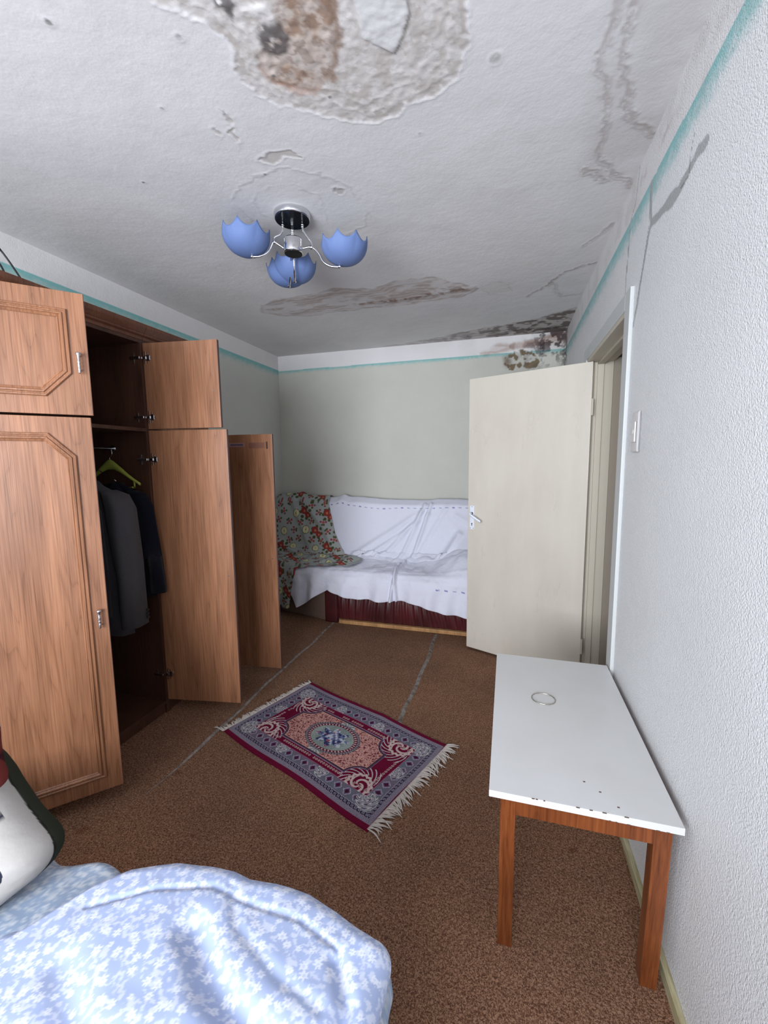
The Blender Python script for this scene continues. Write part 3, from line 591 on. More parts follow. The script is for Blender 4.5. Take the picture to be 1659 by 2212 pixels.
def bowl(c, tilt, rot):
    bm = nb(); n, m_ = 96, 16; R, Hh = .102, .078; rings = []
    for i in range(m_+1):
        t = i/m_; r = []
        for k in range(n):
            a = 2*PI*k/n+rot; u = abs(((k*8/n) % 1)*2-1); tip = u**2.2*.032-.004
            rr = R*math.sin(t*PI/2*.98)**.82; z = Hh*(1-math.cos(t*PI/2))**.95
            z += tip*t**5; rr *= 1+.04*t**6*u
            r.append(bm.verts.new((rr*math.cos(a), rr*math.sin(a), z)) if i else None)
        rings.append(r)
    apex = bm.verts.new((0, 0, 0))
    for k in range(n): bm.faces.new((apex, rings[1][(k+1) % n], rings[1][k]))
    for a, b in zip(rings[1:], rings[2:]):
        for k in range(n): bm.faces.new((a[k], a[(k+1) % n], b[(k+1) % n], b[k]))
    o = obj('lamp_shade', bm, SHADE, lamp, True); o.location = c; o.rotation_euler = tilt
    s_ = o.modifiers.new('thick', 'SOLIDIFY'); s_.thickness = .003; s_.offset = 1; return o
arms = [((-1.178, 1.815, 2.425), 0, .25), ((-.745, 1.945, 2.378), 0, .1), ((-1.07, 2.075, 2.392), 0, .35), ((-1.128, 2.115, 2.392), 0, .5)]
for i, (c, _, rot) in enumerate(arms):
    cc = Vector(c); bowl(L(*c), (math.radians(3)*(1 if i % 2 else -1), 0, 0), rot)
    h = LC.copy(); h.z = 2.45; dirv = (cc-h); dirv.z = 0; dist = dirv.length; dirv.normalize()
    side = Vector((-dirv.y, dirv.x, 0))
    near = h+dirv*.04; ball = h+dirv*(.085); ball.z = (cc.z+.07+h.z)/2+.005
    under = cc-dirv*.09; under.z = cc.z+.05
    tip = cc-dirv*.025; tip.z = cc.z-.002
    bm = nb(); pts = smoothpath([near, ball, (cc-dirv*.118)+Vector((0, 0, .045)), cc-dirv*.10+Vector((0, 0, .012)), cc-dirv*.065+Vector((0, 0, -.008)), tip+Vector((0, 0, -.01))], 7)
    tube(bm, [Vector(L(*p)) for p in pts], .0048, 12); 
    b_ = Vector(L(*ball)); bmesh.ops.create_uvsphere(bm, u_segments=14, v_segments=8, radius=.009, matrix=Matrix.Translation(b_))
    t_ = Vector(L(*(tip+Vector((0, 0, -.008))))); bmesh.ops.create_uvsphere(bm, u_segments=14, v_segments=8, radius=.0085, matrix=Matrix.Translation(t_)); tube(bm, [t_, t_+Vector((0, 0, .02))], .004, 10)
    obj('arm', bm, CHROME, lamp, True)
    bm = nb(); st_ = LC+dirv*.045; st_.z = 2.574
    pts = smoothpath([st_, st_-Vector((0, 0, .035)), st_+dirv*.012-Vector((0, 0, .062)), ball+Vector((0, 0, .02)), ball], 6); tube(bm, [Vector(L(*p)) for p in pts], .0042, 12)
    for dz in (.022, .03): bmesh.ops.create_uvsphere(bm, u_segments=12, v_segments=6, radius=.0066, matrix=Matrix.Translation(Vector(L(st_.x, st_.y, st_.z-dz))))
    obj('rod', bm, CHROME, lamp, True)

# ---- rug
def rug():
    t = thing('rug', 'small burgundy and lilac oriental rug with white fringed ends', 'rug', (-.870, 1.938, 0), -.380)
    LU, LV = .52, .322; nu, nv = 560, 346
    u = np.linspace(-LU, LU, nu); v = np.linspace(-LV, LV, nv); U, V = np.meshgrid(u, v, indexing='ij')
    MAR = srgb(112, 14, 50); LIL = srgb(122, 110, 124); GRY = srgb(112, 116, 128); BLK = srgb(38, 24, 44); WHT = srgb(206, 200, 202); PNK = srgb(224, 168, 156); CRM = srgb(214, 190, 186)
    C = np.ones(U.shape+(3,))*np.array(MAR)
    au, av = np.abs(U), np.abs(V); dv = LV-av-.024; du = LU-au-.006; d = np.minimum(du, dv)
    along = np.where(du < dv, V, U)
    C = mixc(C, (d > 0)*1., LIL)
    herr = (np.sin(along*700+np.abs(d-.012)*900) > .2)*(d > 0)*(d < .024); C = mixc(C, herr*.8, srgb(172, 164, 184))
    g = (d > .024)*(d < .042)*1.; C = mixc(C, g, BLK)
    k = (along/.021) % 1-.5; k2 = (d-.033)/.021; mo = (np.hypot(k, k2*1.2) < .36)*(np.hypot(k, k2*1.2) > .14); C = mixc(C, g*mo, srgb(150, 142, 166)); C = mixc(C, g*(np.abs(k+k2) < .12)*(np.abs(k) > .35), WHT)
    C = mixc(C, (d > .042)*(d < .046)*1., srgb(160, 150, 166))
    band_ = (d > .046)*(d < .106)*1.
    C = mixc(C, band_*sstep(.4, .6, fbm(U, V, 12, 2, 70)), GRY); C = mixc(C, band_*((np.sin(along*520)*np.sin(d*620) > .35))*.45, srgb(90, 84, 112))
    kk = (along/.058) % 1-.5; kd = (d-.076)/.058; r1 = np.abs(kk)+np.abs(kd)*.85
    dm = band_*(np.abs(d-.076) < .022); C = mixc(C, dm*(r1 < .40)*(r1 > .33), srgb(190, 180, 196)); C = mixc(C, dm*(r1 < .33)*1., srgb(118, 96, 128)); C = mixc(C, dm*(r1 < .2)*1., BLK); C = mixc(C, dm*(r1 < .1)*1., MAR)
    # white tree sprays
    def spray(cu, cv, du_, dv_, Ls=.062):
        nonlocal C
        a = math.atan2(dv_, du_); x = (U-cu)*math.cos(a)+(V-cv)*math.sin(a); y = -(U-cu)*math.sin(a)+(V-cv)*math.cos(a)
        r = np.hypot(x, y); th = np.arctan2(y, x+.012); rr = Ls*(1-.55*(np.abs(th)/1.5))
        C = mixc(C, ((r < rr*1.05)*(np.abs(th) < 1.5)*(x > -.01))*.45, GRY)
        m = (np.sin(th*11+6*np.sin(r*160)) > .15)*(r < rr)*(np.abs(th) < 1.45)*(x > -.008); C = mixc(C, m*1., WHT)
    for su in (-1, 1):
        for sv in (-1, 1): spray(su*.405, sv*.188, su, sv, .09)
    for x in (-.14, .14):
        for sv in (-1, 1): spray(x, sv*(LV-.13), 0, sv)
    for su in (-1, 1): spray(su*(LU-.112), 0, su, 0)
    d2 = d-.106; inn = d2 > 0
    C = mixc(C, inn*1., MAR); C = mixc(C, (d2 > 0)*(d2 < .003), srgb(170, 90, 120))
    # field
    fu, fv = .298, .138; q1 = np.minimum(fu-au, fv-av); q2 = np.hypot(au-fu-.012, av-fv-.012)-.092; fd = np.minimum(q1, q2)
    ring_ = (d2 > .014)*(d2 < .034); px = (along/.017) % 1-.5; py = (d2-.024)/.017
    C = mixc(C, ring_*((np.hypot(px, py) < .42)*(np.hypot(px, py) > .16)*(np.sin(4*np.arctan2(py, px)) > -.5))*(hsh(np.floor(along/.017), np.sign(U)*2+np.sign(V)) > .2)*1., CRM)
    cd = np.hypot(au-.335, av-.162); ca = np.arctan2(av-.162, au-.335); sc = (fd < -.014)*inn*1.
    C = mixc(C, sc*(cd < .052)*(np.sin(ca*3-cd*190) > .35), CRM); C = mixc(C, sc*(np.abs(cd-.06-.004*np.sin(ca*14)) < .0075)*1., CRM)
    C = mixc(C, sc*(cd > .07)*(cd < .12)*(np.sin(ca*19+cd*260) > .72)*1., WHT)
    C = mixc(C, (fd > -.014)*1., BLK); C = mixc(C, (np.abs(fd+.007) < .0022)*(np.sin((U+V)*900) > 0)*1., srgb(150, 110, 140)); C = mixc(C, (np.abs(fd+.0135) < .0015)*1., srgb(170, 150, 176))
    C = mixc(C, (fd > 0)*1., PNK)
    vn = np.abs(np.sin(U*330+4*np.sin(V*170+U*40))*.6+np.sin(V*300+4*np.sin(U*190))*.6); C = mixc(C, (fd > .003)*(vn < .16)*1., srgb(92, 24, 48)); C = mixc(C, (fd > .003)*(fbm(U, V, 150, 2, 73) > .64)*1., srgb(120, 50, 64))
    # medallion
    m = np.hypot(U/.166, V/.118); ang = np.arctan2(V/.118, U/.166)
    for s1 in (-1, 1):
        rs = np.hypot((U)/.05, (V-s1*.112)/.03); C = mixc(C, (fd > 0)*(rs < 1)*1., srgb(140, 142, 140)); C = mixc(C, (fd > 0)*(rs < 1)*(np.sin(np.arctan2(V-s1*.112, U)*9) > .3)*1., WHT)
    C = mixc(C, (m < 1)*1., srgb(86, 82, 96)); C = mixc(C, (m < .98)*(m > .91)*(np.sin(ang*60) > 0)*1., srgb(160, 150, 156))
    C = mixc(C, (m < .9)*1., srgb(106, 24, 50)); C = mixc(C, (m < .88)*(m > .80)*(np.sin(ang*44) > .2)*1., CRM)
    lat = (np.sin((U+V)*560) > .25) | (np.sin((U-V)*560) > .25); C = mixc(C, (m < .78)*1., srgb(74, 84, 88)); C = mixc(C, (m < .78)*lat*1., srgb(176, 186, 180))
    fl = fbm(U, V, 70, 2, 75); cmask = (m < .52+.12*np.sin(ang*8)); C = mixc(C, cmask*1., srgb(110, 120, 160)); C = mixc(C, cmask*(fl > .58)*1., srgb(196, 200, 210)); C = mixc(C, cmask*(fl < .38)*1., srgb(52, 58, 96)); C = mixc(C, cmask*(fbm(U, V, 60, 2, 76) > .68)*1., srgb(170, 80, 96))
    C = C*(.62+.3*fbm(U, V, 240, 2, 77))[..., None]
    Z = .007+.0035*fbm(U, V, 5, 3, 78)+.004*np.exp(-((U-.1)/.05)**2)*sstep(.2, .32, V)
    edge = np.minimum(LU-au, LV-av); Z = np.where(edge < .001, .0005, Z)
    wob = .006*np.sin(U*9+1); P = np.stack([U+.004*np.sin(V*12), V+wob*(av/LV), Z], -1)
    m_ = mat('woven_rug_pile', (.4, .2, .3), .95, spec=.1); q = N(m_); q.base(q.attr()); q.bump(q.noise(q.coord(), 500, 2), .4, .003)
    mesh_obj('pile', grid_mesh('pile', P, C), m_, t)
    FR = mat('cream_cotton_fringe', srgb(196, 186, 178), .9); rnd = random.Random(5)
    for sg in (-1, 1):
        bm = nb(); y = -LV
        nst = 130
        for k in range(nst):
            y = -LV+2*LV*(k+.5)/nst; bund = math.sin(k*.55)*.5+math.sin(k*1.31+sg)*.5; ln = (.05 if sg > 0 else .038)*(1+.35*rnd.uniform(-1, 1)); sk = .012*bund+.008*rnd.uniform(-1, 1)+(.02 if sg > 0 else .006)*math.sin(k*.11)
            x0 = sg*(LU-.004)
            pts = [(x0, y, .007), (x0+sg*ln*.35, y+sk*.3, .010+.004*rnd.random()), (x0+sg*ln*.75, y+sk, .007+.006*rnd.random()), (x0+sg*ln, y+sk*1.5+.006*rnd.uniform(-1, 1), .003)]
            tube(bm, smoothpath(pts, 3), [.0026]*7+[.0024, .0018, .0008], 5)
        for s2 in range(9 if sg > 0 else 4):
            pts = [(sg*LU, (-LV if sg < 0 else LV*rnd.uniform(-1, 1)), .008), (sg*(LU+.04), (-LV-.005 if sg < 0 else -LV+s2*.07), .012), (sg*(LU+.075), (-LV-.012+s2*.006 if sg < 0 else -LV+s2*.072-.01), .004)]
            pts[0] = (sg*LU, pts[1][1]+.004, .008); tube(bm, smoothpath(pts, 4), [.0035]*5+[.003, .0025, .002, .0012], 5)
        tag(obj('fringe', bm, FR, t, True), kind='stuff')
rug()

# ---- sofa
LEATH = mat('burgundy_leather', srgb(70, 22, 26), .42); q = N(LEATH); v = q.coord(); q.base(q.ramp(q.noise(v, 6, 4), [(.3, srgb(60, 19, 22)), (.7, srgb(84, 28, 32))])); q.bump(q.noise(v, 90, 3), .15, .003)
TAUPE = m_cloth('taupe_upholstery', srgb(112, 92, 80), .9)
sf = thing('sofa', 'low sofa with burgundy leather front under a white sheet, at the far wall', 'sofa', (-.6, 3.75, 0))
def S(x, y, z): return (x+.6, y-3.75, z)
SX0, SX1 = -2.25, .42
bobj('seat', S(-1.46, 3.52, .05), S(SX1, 4.0, .455), TAUPE, sf, .03)
bm = nb(); A = [bm.verts.new(S(SX0, y, z)) for y, z in ((3.95, .05), (3.96, .48), (4.075, 1.0), (4.14, 1.0), (4.14, .05))]; B = [bm.verts.new(S(SX1, y, z)) for y, z in ((3.95, .05), (3.96, .48), (4.075, 1.0), (4.14, 1.0), (4.14, .05))]
for k in range(5): bm.faces.new((A[k], A[(k+1) % 5], B[(k+1) % 5], B[k]))
bm.faces.new(A[::-1]); bm.faces.new(B); obj('backrest', bm, TAUPE, sf)
bm = nb(); A = [S(-1.60, 3.495, .0), S(-2.13, 3.64, .0), S(-2.25, 3.70, 0), S(-2.25, 4.0, 0), S(-1.4, 4.0, 0), S(-1.4, 3.52, 0)]
lo = [bm.verts.new(p) for p in A]; hi = [bm.verts.new((p[0], p[1], .44)) for p in A]
for k in range(6): bm.faces.new((lo[k], lo[(k+1) % 6], hi[(k+1) % 6], hi[k]))
bm.faces.new(lo[::-1]); bm.faces.new(hi); bmesh.ops.recalc_face_normals(bm, faces=bm.faces); bmesh.ops.bevel(bm, geom=bm.edges[:], offset=.015, segments=2, affect='EDGES'); obj('side_base', bm, TAUPE, sf)
bm = nb(); box(bm, S(-1.60, 3.475, 0), S(-1.475, 3.6, .40), .018); obj('corner_post', bm, LEATH, sf, True)
us = np.linspace(0, 1, 420); vs = np.linspace(0, 1, 26); U, V = np.meshgrid(us, vs, indexing='ij'); xx = -1.478+U*(SX1+1.478)
ph = xx*70-V*2.6*np.sin(xx*5+1)+5*fbm(xx, V*0+1, 4, 2, 80)
yy = 3.494-.010*np.sin(PI*np.clip(V, 0, 1))-.006*np.sin(ph)*(.3+.7*np.sin(PI*V))-.002*np.sin(ph*2.3+V*3)
zz = .04+V*.215
mesh_obj('pleated_front', grid_mesh('pleated_front', np.stack([xx+.6, yy-3.75, zz], -1)), LEATH, sf)
bobj('front_board', S(-1.478, 3.49, .255), S(SX1, 3.515, .36), mat('brown_trim_board', srgb(110, 72, 56), .6), sf, .003)
bobj('base_rail', S(-1.455, 3.462, .004), S(SX1, 3.50, .036), RAILW, sf, .004)

# draped surface used by both cloths: t in metres along the cloth from the top of the backrest
def drape(x, t, bulge=True):
    """returns y,z of the cloth profile; t=0 top back, grows towards the front hem"""
    top = 1.095+.018*np.sin(x*3.1+1.2)+.012*np.sin(x*7.7)+.022*np.exp(-((x+.98)/.2)**2)+.028*np.exp(-((x+1.62)/.05)**2)
    kz = np.array([0, .03, .10, .56, .64, .72, .98, 1.03, 1.08, 1.75]); 
    ky = np.array([4.135, 4.07, 3.99, 3.90, 3.865, 3.80, 3.54, 3.495, 3.47, 3.445]); kzv = np.array([-.02, .0, -.045, -.50, -.56, -.583, -.60, -.615, -.66, -1.33])
    y = np.interp(t, kz, ky); z = top*np.clip(1-t/.5, 0, 1)+1.09*np.clip(t/.5, 0, 1)+np.interp(t, kz, kzv)
    return y, z
FOLDS = [(-1.45, .60, -.80, .16, .028, .011), (-1.38, .66, -.72, .18, .022, .010), (-1.2, .66, -.74, .12, .022, .012), (-1.02, .72, -.76, .1, .02, .012), (-.92, .80, -.70, .10, .018, .016), (-.92, .78, -.55, .12, .025, .008), (-.42, .36, -.60, .66, .03, .02), (-.45, .2, -.25, .3, .03, .012), (-.9, .78, -.96, 1.3, .014, .022), (-.95, .76, -.90, 1.28, .010, .018)]
def sheet_disp(x, t):
    h = .018*(fbm(x, t, 3.5, 3, 82)-.5)+.007*(fbm(x, t, 11, 3, 83)-.5)
    for x0, t0, x1, t1, wd, a in FOLDS: h = h+1.7*a*np.exp(-(dpoly(x, t, [(x0, t0), (x1, t1)])/wd)**2)-a*.6*np.exp(-(dpoly(x+wd*1.6, t, [(x0, t0), (x1, t1)])/(wd*1.2))**2)
    fr_ = sstep(.98, 1.15, t); h = h+fr_*(.02*(1+np.sin(x*17+3*fbm(x, t*.3, 2, 2, 84)*4))+.012*(1+np.sin(x*41+2+t*5))*sstep(1.05, 1.3, t))+.012*(fbm(x, t, 22, 4, 87)-.4)*np.exp(-((t-.95)/.3)**2)
    h = h+.012*np.sin(x*34+t*9)*np.exp(-((t-.83)/.12)**2)*sstep(.35, .6, fbm(x, t, 5, 2, 85))
    bx_, bt = -.24, .70; b = np.exp(-(((x-bx_)/.33)**2+((t-bt)/.30)**2)**1.8); h = h+.16*b; h = h+.045*np.exp(-(((x+1.25)/.2)**2+((t-.62)/.14)**2))+.05*np.exp(-(((x+.72)/.12)**2+((t-.66)/.1)**2))
    return h
def cloth(name, xf, tf, nx, nt, disp, colf, m, label, cat, off=0):
    s = np.linspace(0, 1, nx); r = np.linspace(0, 1, nt); Sg, Rg = np.meshgrid(s, r, indexing='ij')
    Tm = tf(Sg, Rg); Xm = xf(Sg, Rg, Tm); Tm = tf(Sg, Rg, Xm)
    y, z = drape(Xm, Tm); e = 1e-3; y2, z2 = drape(Xm, Tm+e); ty, tzv = (y2-y)/e, (z2-z)/e; ln = np.hypot(ty, tzv)+1e-9
    ny, nz = tzv/ln, -ty/ln
    k = disp(Xm, Tm)+off
    recess = np.clip(-1.6-Xm, 0, .7)*.27*sstep(.8, 1.1, Tm)
    P = np.stack([Xm, y+ny*k+recess, z+nz*k], -1); P[..., 1] = np.minimum(P[..., 1], YB-.012)
    C = colf(Xm, Tm)
    o = mesh_obj(name, grid_mesh(name, P, C), m); sm_ = o.modifiers.new('thick', 'SOLIDIFY'); sm_.thickness = .003; sm_.offset = -1
    return tag(o, label, cat)
def tf_sheet(Sg, Rg, Xm=None):
    if Xm is None: return Rg*1.3
    zh = np.interp(Xm, [-2.05, -1.97, -1.89, -1.80, -1.62, -1.55, -1.48, -1.35, -1.15, -.94, -.77, -.57, -.305, .4], [.36, .22, .11, .16, .28, .325, .29, .262, .252, .262, .268, .21, .165, .12])
    tend = 1.08+(.43-zh); tend = tend+.005*np.sin(Xm*23)
    return Rg*tend
def col_sheet(x, t):
    C = np.ones(x.shape+(3,))*np.array(srgb(222, 222, 234))
    pp = np.array(srgb(96, 92, 170))
    d = np.abs(t-(.135+.02*np.sin(x*4.5)-.03*np.exp(-((x+.98)/.25)**2))); m = (d < .004)*((x/.062) % 1 < .42)*(x > -1.9)*1.; C = mixc(C, m*.8, pp)
    d = np.abs(t-(1.12+.05*(x+.5))); m = (d < .005)*((x/.07) % 1 < .4)*(x > -.56)*1.; C = mixc(C, m*.8, pp)
    return C
SHEETM = mat('white_cotton_sheet', srgb(220, 220, 232), .85, spec=.2); q = N(SHEETM); q.base(q.attr()); q.bump(q.noise(q.coord(), 14, 5, .65), .3, .012)
cloth('white_sheet', lambda s, r, t: -2.03+s*(2.03+.42), tf_sheet, 420, 230, sheet_disp, col_sheet, SHEETM, 'white cotton sheet with a dashed blue line draped over the sofa', 'sheet', .012)
def xf_bl(s, r, t):
    xr = np.interp(t, [0, .05, .2, .4, .56, .64, .70, .76, .85, .95, 1.05, 1.6], [-1.77, -1.76, -1.72, -1.66, -1.57, -1.53, -1.44, -1.33, -1.30, -1.42, -1.9, -2.02])
    return -2.36+s*(xr+2.36)
def disp_bl(x, t):
    h = sheet_disp(x, t)+.020*np.exp(-(dpoly(x, t, [(-2.1, .02), (-1.78, .35), (-1.62, .62)])/.03)**2)+.016*np.exp(-(dpoly(x, t, [(-2.2, .0), (-1.95, .5)])/.03)**2)
    h = h+.022*np.exp(-(dpoly(x, t, [(-2.3, .5), (-1.95, .7), (-1.7, .72)])/.04)**2)+.016*fbm(x, t, 5, 3, 86)+.006*(1+np.sin(x*20))*sstep(1, 1.2, t)
    return h+.01
def col_bl(x, t):
    C = np.ones(x.shape+(3,))*np.array(srgb(164, 168, 165)); ging = .5*((np.sin(x*700) > 0)*1.+(np.sin(t*700) > 0)*1.); C = C*(.93+.1*ging)[..., None]
    def put(cx_, ct, k, seed):
        nonlocal C
        dx, dy = (x-cx_)/1.65, (t-ct)/1.65; r = np.hypot(dx, dy)
        if (r.min() > .1): return
        RED = srgb(144, 58, 52); RH = srgb(206, 140, 112); GRN = srgb(78, 86, 52); CR = srgb(206, 200, 160)
        if k == 0:
            for a in range(7): an = a*.9+seed; C = mixc(C, (np.hypot((dx-.034*math.cos(an))*1.0, dy-.034*math.sin(an)) < .010)*1., GRN)
            for ox, oy, R in ((-.012, -.012, .022), (.013, .012, .018)): rr = np.hypot(dx-ox, dy-oy); C = mixc(C, (rr < R)*1., RED); C = mixc(C, sstep(R*.55, 0, np.hypot(dx-ox-.003, dy-oy-.003))*.8, RH)
        elif k == 1: C = mixc(C, (np.hypot(dx, dy*.9) < .023)*1., srgb(96, 100, 60)); C = mixc(C, (np.hypot(dx-.001, dy*.9) < .0195)*1., CR); C = mixc(C, (np.hypot(dx, dy) < .004)*1., srgb(90, 84, 50)); C = mixc(C, (np.abs(dx) < .0015)*(np.abs(dy) < .018)*.6, srgb(120, 110, 70))
        else:
            for a in range(5): an = a*1.4+seed; C = mixc(C, (np.hypot(dx-.016*math.cos(an), dy-.016*math.sin(an)) < .0065)*1., srgb(144, 70, 74) if a % 2 else GRN)
            C = mixc(C, (r < .008)*1., srgb(168, 80, 80))
    i = 0
    for a in range(8):
        for b2 in range(18):
            put(-2.36+a*.125+(b2 % 2)*.062+.01*math.sin(a*3+b2), .03+b2*.088+.012*math.cos(a*2+b2), (0, 2, 1, 2)[(a*2+b2) % 4] if b2 % 2 else (0, 1)[(a+b2//2) % 2] if (a+b2) % 3 else 2, a*1.3+b2)
    return C
BLK = mat('floral_blanket_cloth', (.5, .5, .5), .9, spec=.15); q = N(BLK); q.base(q.attr()); q.bump(q.noise(q.coord(), 500, 2), .2, .002)
def tf_bl(Sg, Rg, Xm=None):
    return Rg*1.43
cloth('blanket', xf_bl, tf_bl, 180, 330, disp_bl, col_bl, BLK, 'grey blanket printed with red apples thrown over the sofa\'s left end', 'blanket', .016)

# ---- bed
BX0, BX1, BY0, BY1, BZ = -2.3, -.235, -.95, .735, .40
bed = thing('bed', 'low bed in the foreground under the pale blue floral bedding', 'bed', (-1.25, -.1, 0))
bobj('bed_base', (BX0+1.25, BY0+.1, .02), (BX1+1.25-.02, BY1+.1-.02, .2), TAUPE, bed, .01)
bobj('mattress', (BX0+1.25, BY0+.1, .2), (BX1+1.25-.01, BY1+.1-.01, BZ-.012), m_cloth('mattress_ticking', srgb(190, 186, 178)), bed, .03)
def flowers(x, y, base, flow, cell=.021, seed=0):
    C = np.ones(x.shape+(3,))*np.array(base); n = fbm(x, y, 1, 1)*0
    a1 = fbm(x, y, 110, 2, seed+1); a2 = fbm(x*1.0+.3*y, y, 150, 2, seed+2); leaf = sstep(.50, .56, a1)*sstep(.35, .5, a2)
    C = mixc(C, leaf*.6, flow)
    ix, iy = np.floor(x/cell), np.floor(y/cell)
    for dx_ in (-1, 0, 1):
        for dy_ in (-1, 0, 1):
            jx, jy = ix+dx_, iy+dy_; fx_ = (jx+.5+.7*(hsh(jx, jy, seed+3)-.5))*cell; fy_ = (jy+.5+.7*(hsh(jx, jy, seed+4)-.5))*cell
            sz = cell*(.28+.2*hsh(jx, jy, seed+5)); r = np.hypot(x-fx_, y-fy_); th = np.arctan2(y-fy_, x-fx_)+6*hsh(jx, jy, seed+6)
            m = sstep(sz, sz*.88, r/(.78+.22*np.cos(6*th)))*(hsh(jx, jy, seed+7) > .3); C = mixc(C, m*.95, flow)
            C = mixc(C, (hsh(jx, jy, seed+7) > .3)*sstep(sz*.32, sz*.22, r)*.55, base)
    return C
FLO = mat('blue_floral_cotton', (.6, .7, .9), .85, spec=.2); q = N(FLO); q.base(q.attr()); q.bump(q.noise(q.coord(), 30, 4), .15, .004)
BLU = srgb(168, 182, 217); WHF = srgb(222, 226, 240)
def drop_grid(px, py, x0, x1, y0, y1, ztop, ztf, rad, dropL=9, wav=0.0, rim=.0):
    """cloth over a box: parameters px,py run past the edges and bend down"""
    Xg, Yg = np.meshgrid(px, py, indexing='ij')
    cxx = np.clip(Xg, x0, x1); cyy = np.clip(Yg, y0, y1(cxx) if callable(y1) else y1)
    ex, ey = Xg-cxx, Yg-cyy; e = np.hypot(ex, ey); ux, uy = np.where(e > 0, ex/(e+1e-9), 0), np.where(e > 0, ey/(e+1e-9), 0)
    arc = rad*PI/2; a = np.clip(e/rad, 0, PI/2); out = rad*np.sin(a); dn = rad*(1-np.cos(a))+np.clip(e-arc, 0, None)
    w_ = wav*sstep(arc, .35, e)*np.sin((Xg+Yg*1.3)*24+2*np.sin(Xg*9)) 
    X_ = cxx+ux*(out+w_); Y_ = cyy+uy*(out+w_); Z_ = ztop+ztf(X_, Y_)*np.exp(-(e/.05)**2)-dn
    return Xg, Yg, X_, Y_, Z_
px = axis((BX0+.02, -1.45, .05), (-1.45, -.7, .006), (-.7, BX1+.06, .03)); py = axis((BY0+.02, .3, .05), (.3, BY1+.42, .006))
Xg, Yg, X_, Y_, Z_ = drop_grid(px, py, BX0+.0, BX1, BY0+.05, lambda x: BY1+.01*np.sin(x*12)+.012*np.sin(x*29), BZ, lambda x, y: .012*(fbm(x, y, 9, 3, 88)-.3), .03, wav=.012)
Z_ = np.maximum(Z_, .01)
tag(mesh_obj('bed_sheet', grid_mesh('bed_sheet', np.stack([X_, Y_, Z_], -1), flowers(Xg, Yg, srgb(150, 166, 190), srgb(200, 206, 214), .021, 5)), FLO), 'floral bed sheet hanging over the mattress edge behind the pillow', 'bed sheet')  # same print as the duvet, greyer: its shade is put into the colours
# duvet
OUTL = ([-1.02, -.95, -.89, -.847, -.75, -.656, -.605, -.561, -.498, -.414, -.342, -.296, -.21], [.48, .56, .665, .705, .745, .758, .762, .757, .768, .772, .757, .742, .722])
px = axis((-1.16, -.21+.45, .0028)); py = axis((-.35, .3, .02), (.3, .76+.5, .0028))
Xg, Yg = np.meshgrid(px, py, indexing='ij'); DR = .045
ye = lambda x: np.interp(x, OUTL[0], OUTL[1])-DR*.72; x0, x1 = -.97, -.21-DR*.75
cxx = np.clip(Xg, x0, x1); ylim = ye(cxx)
cyy = np.minimum(Yg, ylim); ex, ey = Xg-cxx, Yg-cyy; e = np.hypot(ex, ey); ux, uy = ex/(e+1e-9), ey/(e+1e-9)
arc = DR*PI/2; a = np.clip(e/DR, 0, PI/2); out = DR*np.sin(a); dn = DR*(1-np.cos(a))+np.clip(e-arc, 0, None)
wv = sstep(arc, .3, e)*(.016*np.sin(np.arctan2(ey, ex+1e-9)*9+Xg*14)+.01*np.sin(Xg*31+Yg*19))
X_ = cxx+ux*(out+wv)-np.clip(dn-.03, 0, None)*.22*sstep(-.3, -.2, Xg); Y_ = cyy+uy*(out+wv)
top = .492+.045*np.exp(-(((X_+.62)/.3)**2+((Y_-.45)/.35)**2))+.02*(fbm(X_, Y_, 4, 4, 90)-.5)
def crease(pts, wd, dep, rise=0):
    k = dpoly(X_, Y_, pts); return -dep*np.exp(-(k/wd)**2)+rise*np.exp(-(((k-wd*2.2))/(wd*1.6))**2)
top = top+crease([(-.86, .60), (-.74, .665), (-.62, .705), (-.52, .70), (-.40, .705), (-.30, .68)], .007, .005, .0)
top = top+crease([(-.60, .615), (-.50, .55), (-.42, .52), (-.33, .50)], .026, .022, .002)+crease([(-.30, .66), (-.255, .60), (-.25, .52)], .014, .012, .001)+crease([(-.58, .72), (-.52, .65), (-.40, .60), (-.30, .58)], .012, .004, .0)+crease([(-.80, .50), (-.66, .42), (-.5, .40)], .03, .010, .0)
Z_ = top-dn; Z_ = np.where(Xg < x0, np.maximum(Z_, BZ-.02), Z_); Z_ = np.where((Yg > ylim) & (Xg < -.93), np.maximum(Z_, BZ-.03), Z_); Z_ = np.maximum(Z_, .02)
Cf = flowers(Xg, Yg, BLU, WHF, .024, 11)
tag(mesh_obj('duvet', grid_mesh('duvet', np.stack([X_, Y_, Z_], -1), Cf), FLO), 'pale blue duvet with small white flowers filling the foreground bed', 'duvet')

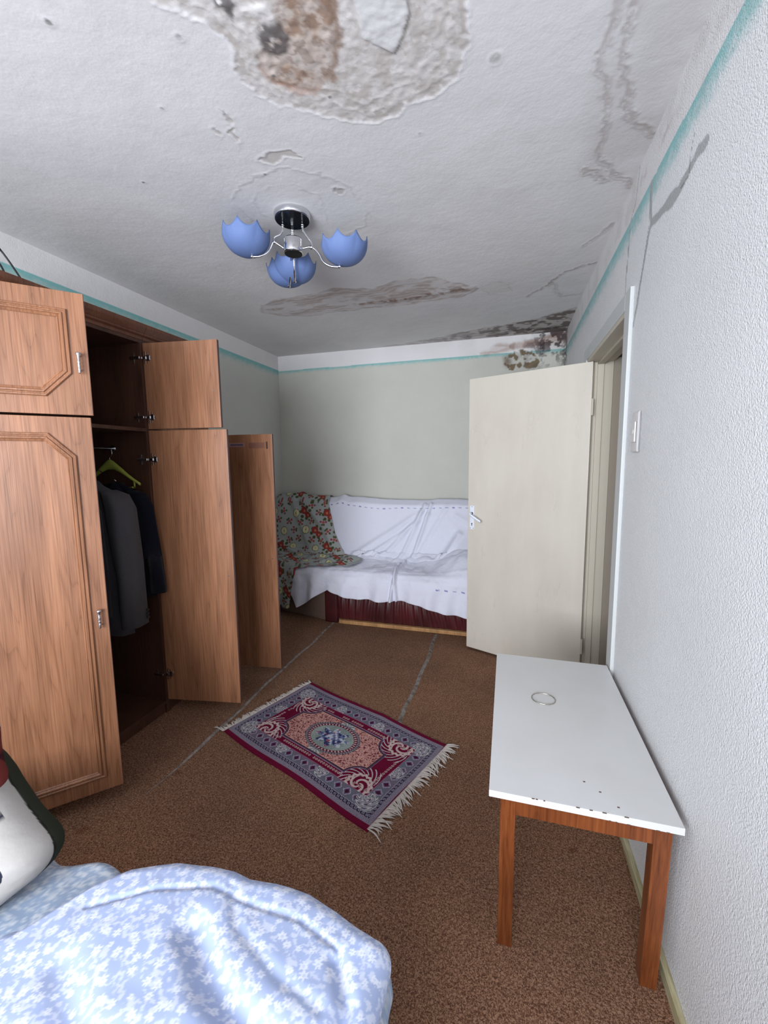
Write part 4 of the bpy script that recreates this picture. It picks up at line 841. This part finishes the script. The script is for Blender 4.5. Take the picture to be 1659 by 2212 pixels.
# ---- pillows on the bed
def pillow(name, label, loc, rot, a, b, c, colf, mm, seed=0):
    n, k = 260, 280; th = np.linspace(0, 2*PI, n); q_ = np.linspace(-1, 1, k); ph = np.sign(q_)*np.arccos((1-np.abs(q_))**2)-0; ph = np.where(q_ < 0, -np.arccos(np.clip((1+q_), 0, 1)**2), np.arccos((1-q_)**2)); ph = .4*ph+.6*q_*PI/2; TH, PH = np.meshgrid(th, ph, indexing='ij')
    sp = lambda w_, p: np.sign(w_)*np.abs(w_)**p
    x = a*sp(np.cos(TH), .55)*np.cos(PH)**.5; y = b*sp(np.sin(TH), .55)*np.cos(PH)**.5; z = c*np.sin(PH)
    pin = 1+.06*np.cos(4*TH)*-1; x = x*pin; y = y*pin
    wr = .0015*np.sin(TH*9+z*20+seed)*np.exp(-(z/(c*.5))**2)+.012*(fbm(x*2+y*2, y-x, 6, 3, seed)-.5); z = z+wr*2*np.cos(PH)
    o = mesh_obj(name, grid_mesh(name, np.stack([x, y, z], -1), colf(x, y, z/c)), mm); o.location = loc; o.rotation_euler = rot
    return tag(o, label, 'pillow')
PIL = mat('printed_cushion_cotton', (.6, .6, .6), .9, spec=.15); q = N(PIL); q.base(q.attr()); q.bump(q.noise(q.coord(), 60, 3), .2, .004)
def col_p1(x, y, z):
    C = np.ones(x.shape+(3,))*np.array(srgb(176, 171, 166)); C = mixc(C, (z < .12)*1., srgb(48, 52, 42)); C = mixc(C, (np.abs(z-.12) < .03)*.9, srgb(30, 30, 28))
    for cx_, cy_, r in [(a_*.125+.05*(b_ % 2), b_*.11, .042) for a_ in (-1, 0, 1) for b_ in (-1, 0, 1)]:
        d = np.hypot((x-cx_), (y-cy_)*1.5); f = (z > 0); C = mixc(C, f*(d < r)*(fbm(x, y, 60, 3, 95) > .45)*1., srgb(40, 42, 54)); C = mixc(C, f*(np.hypot(x-cx_-.012, (y-cy_)*1.3+.03) < r*.42)*1., srgb(110, 34, 70))
    C = mixc(C, (z > 0)*(dpoly(x, y, [(-.02, -.2), (.06, -.22), (.14, -.2)]) < .0025)*1., srgb(40, 40, 48))
    return C
PA = pillow('pillow', 'white cushion with dark green back and a winged print, leaning on the bed', (-1.265, .585, .545), (0, 0, 0), .19, .185, .105, col_p1, PIL, 3)
def orient(o, nrm, up):
    z = nrm.normalized(); x = up.cross(z).normalized()*-1; y = z.cross(x); o.rotation_euler = Matrix((x, y, z)).transposed().to_euler()
orient(PA, Vector((.42, -.84, .34)), Vector((-.72, -.2, 1)))
def col_p2(x, y, z):
    C = np.ones(x.shape+(3,))*np.array(srgb(112, 48, 42)); C = mixc(C, (fbm(x, y, 16, 3, 97) > .55)*1., srgb(214, 180, 160)); return mixc(C, (fbm(x, y, 12, 3, 98) > .6)*1., srgb(60, 20, 30))
PB = pillow('pillow', 'small red and cream patterned pillow at the left edge on top of the white cushion', (-1.24, .55, .775), (0, 0, 0), .16, .085, .06, col_p2, PIL, 8); orient(PB, Vector((.3, -.86, .3)), Vector((-.3, 0, 1)))
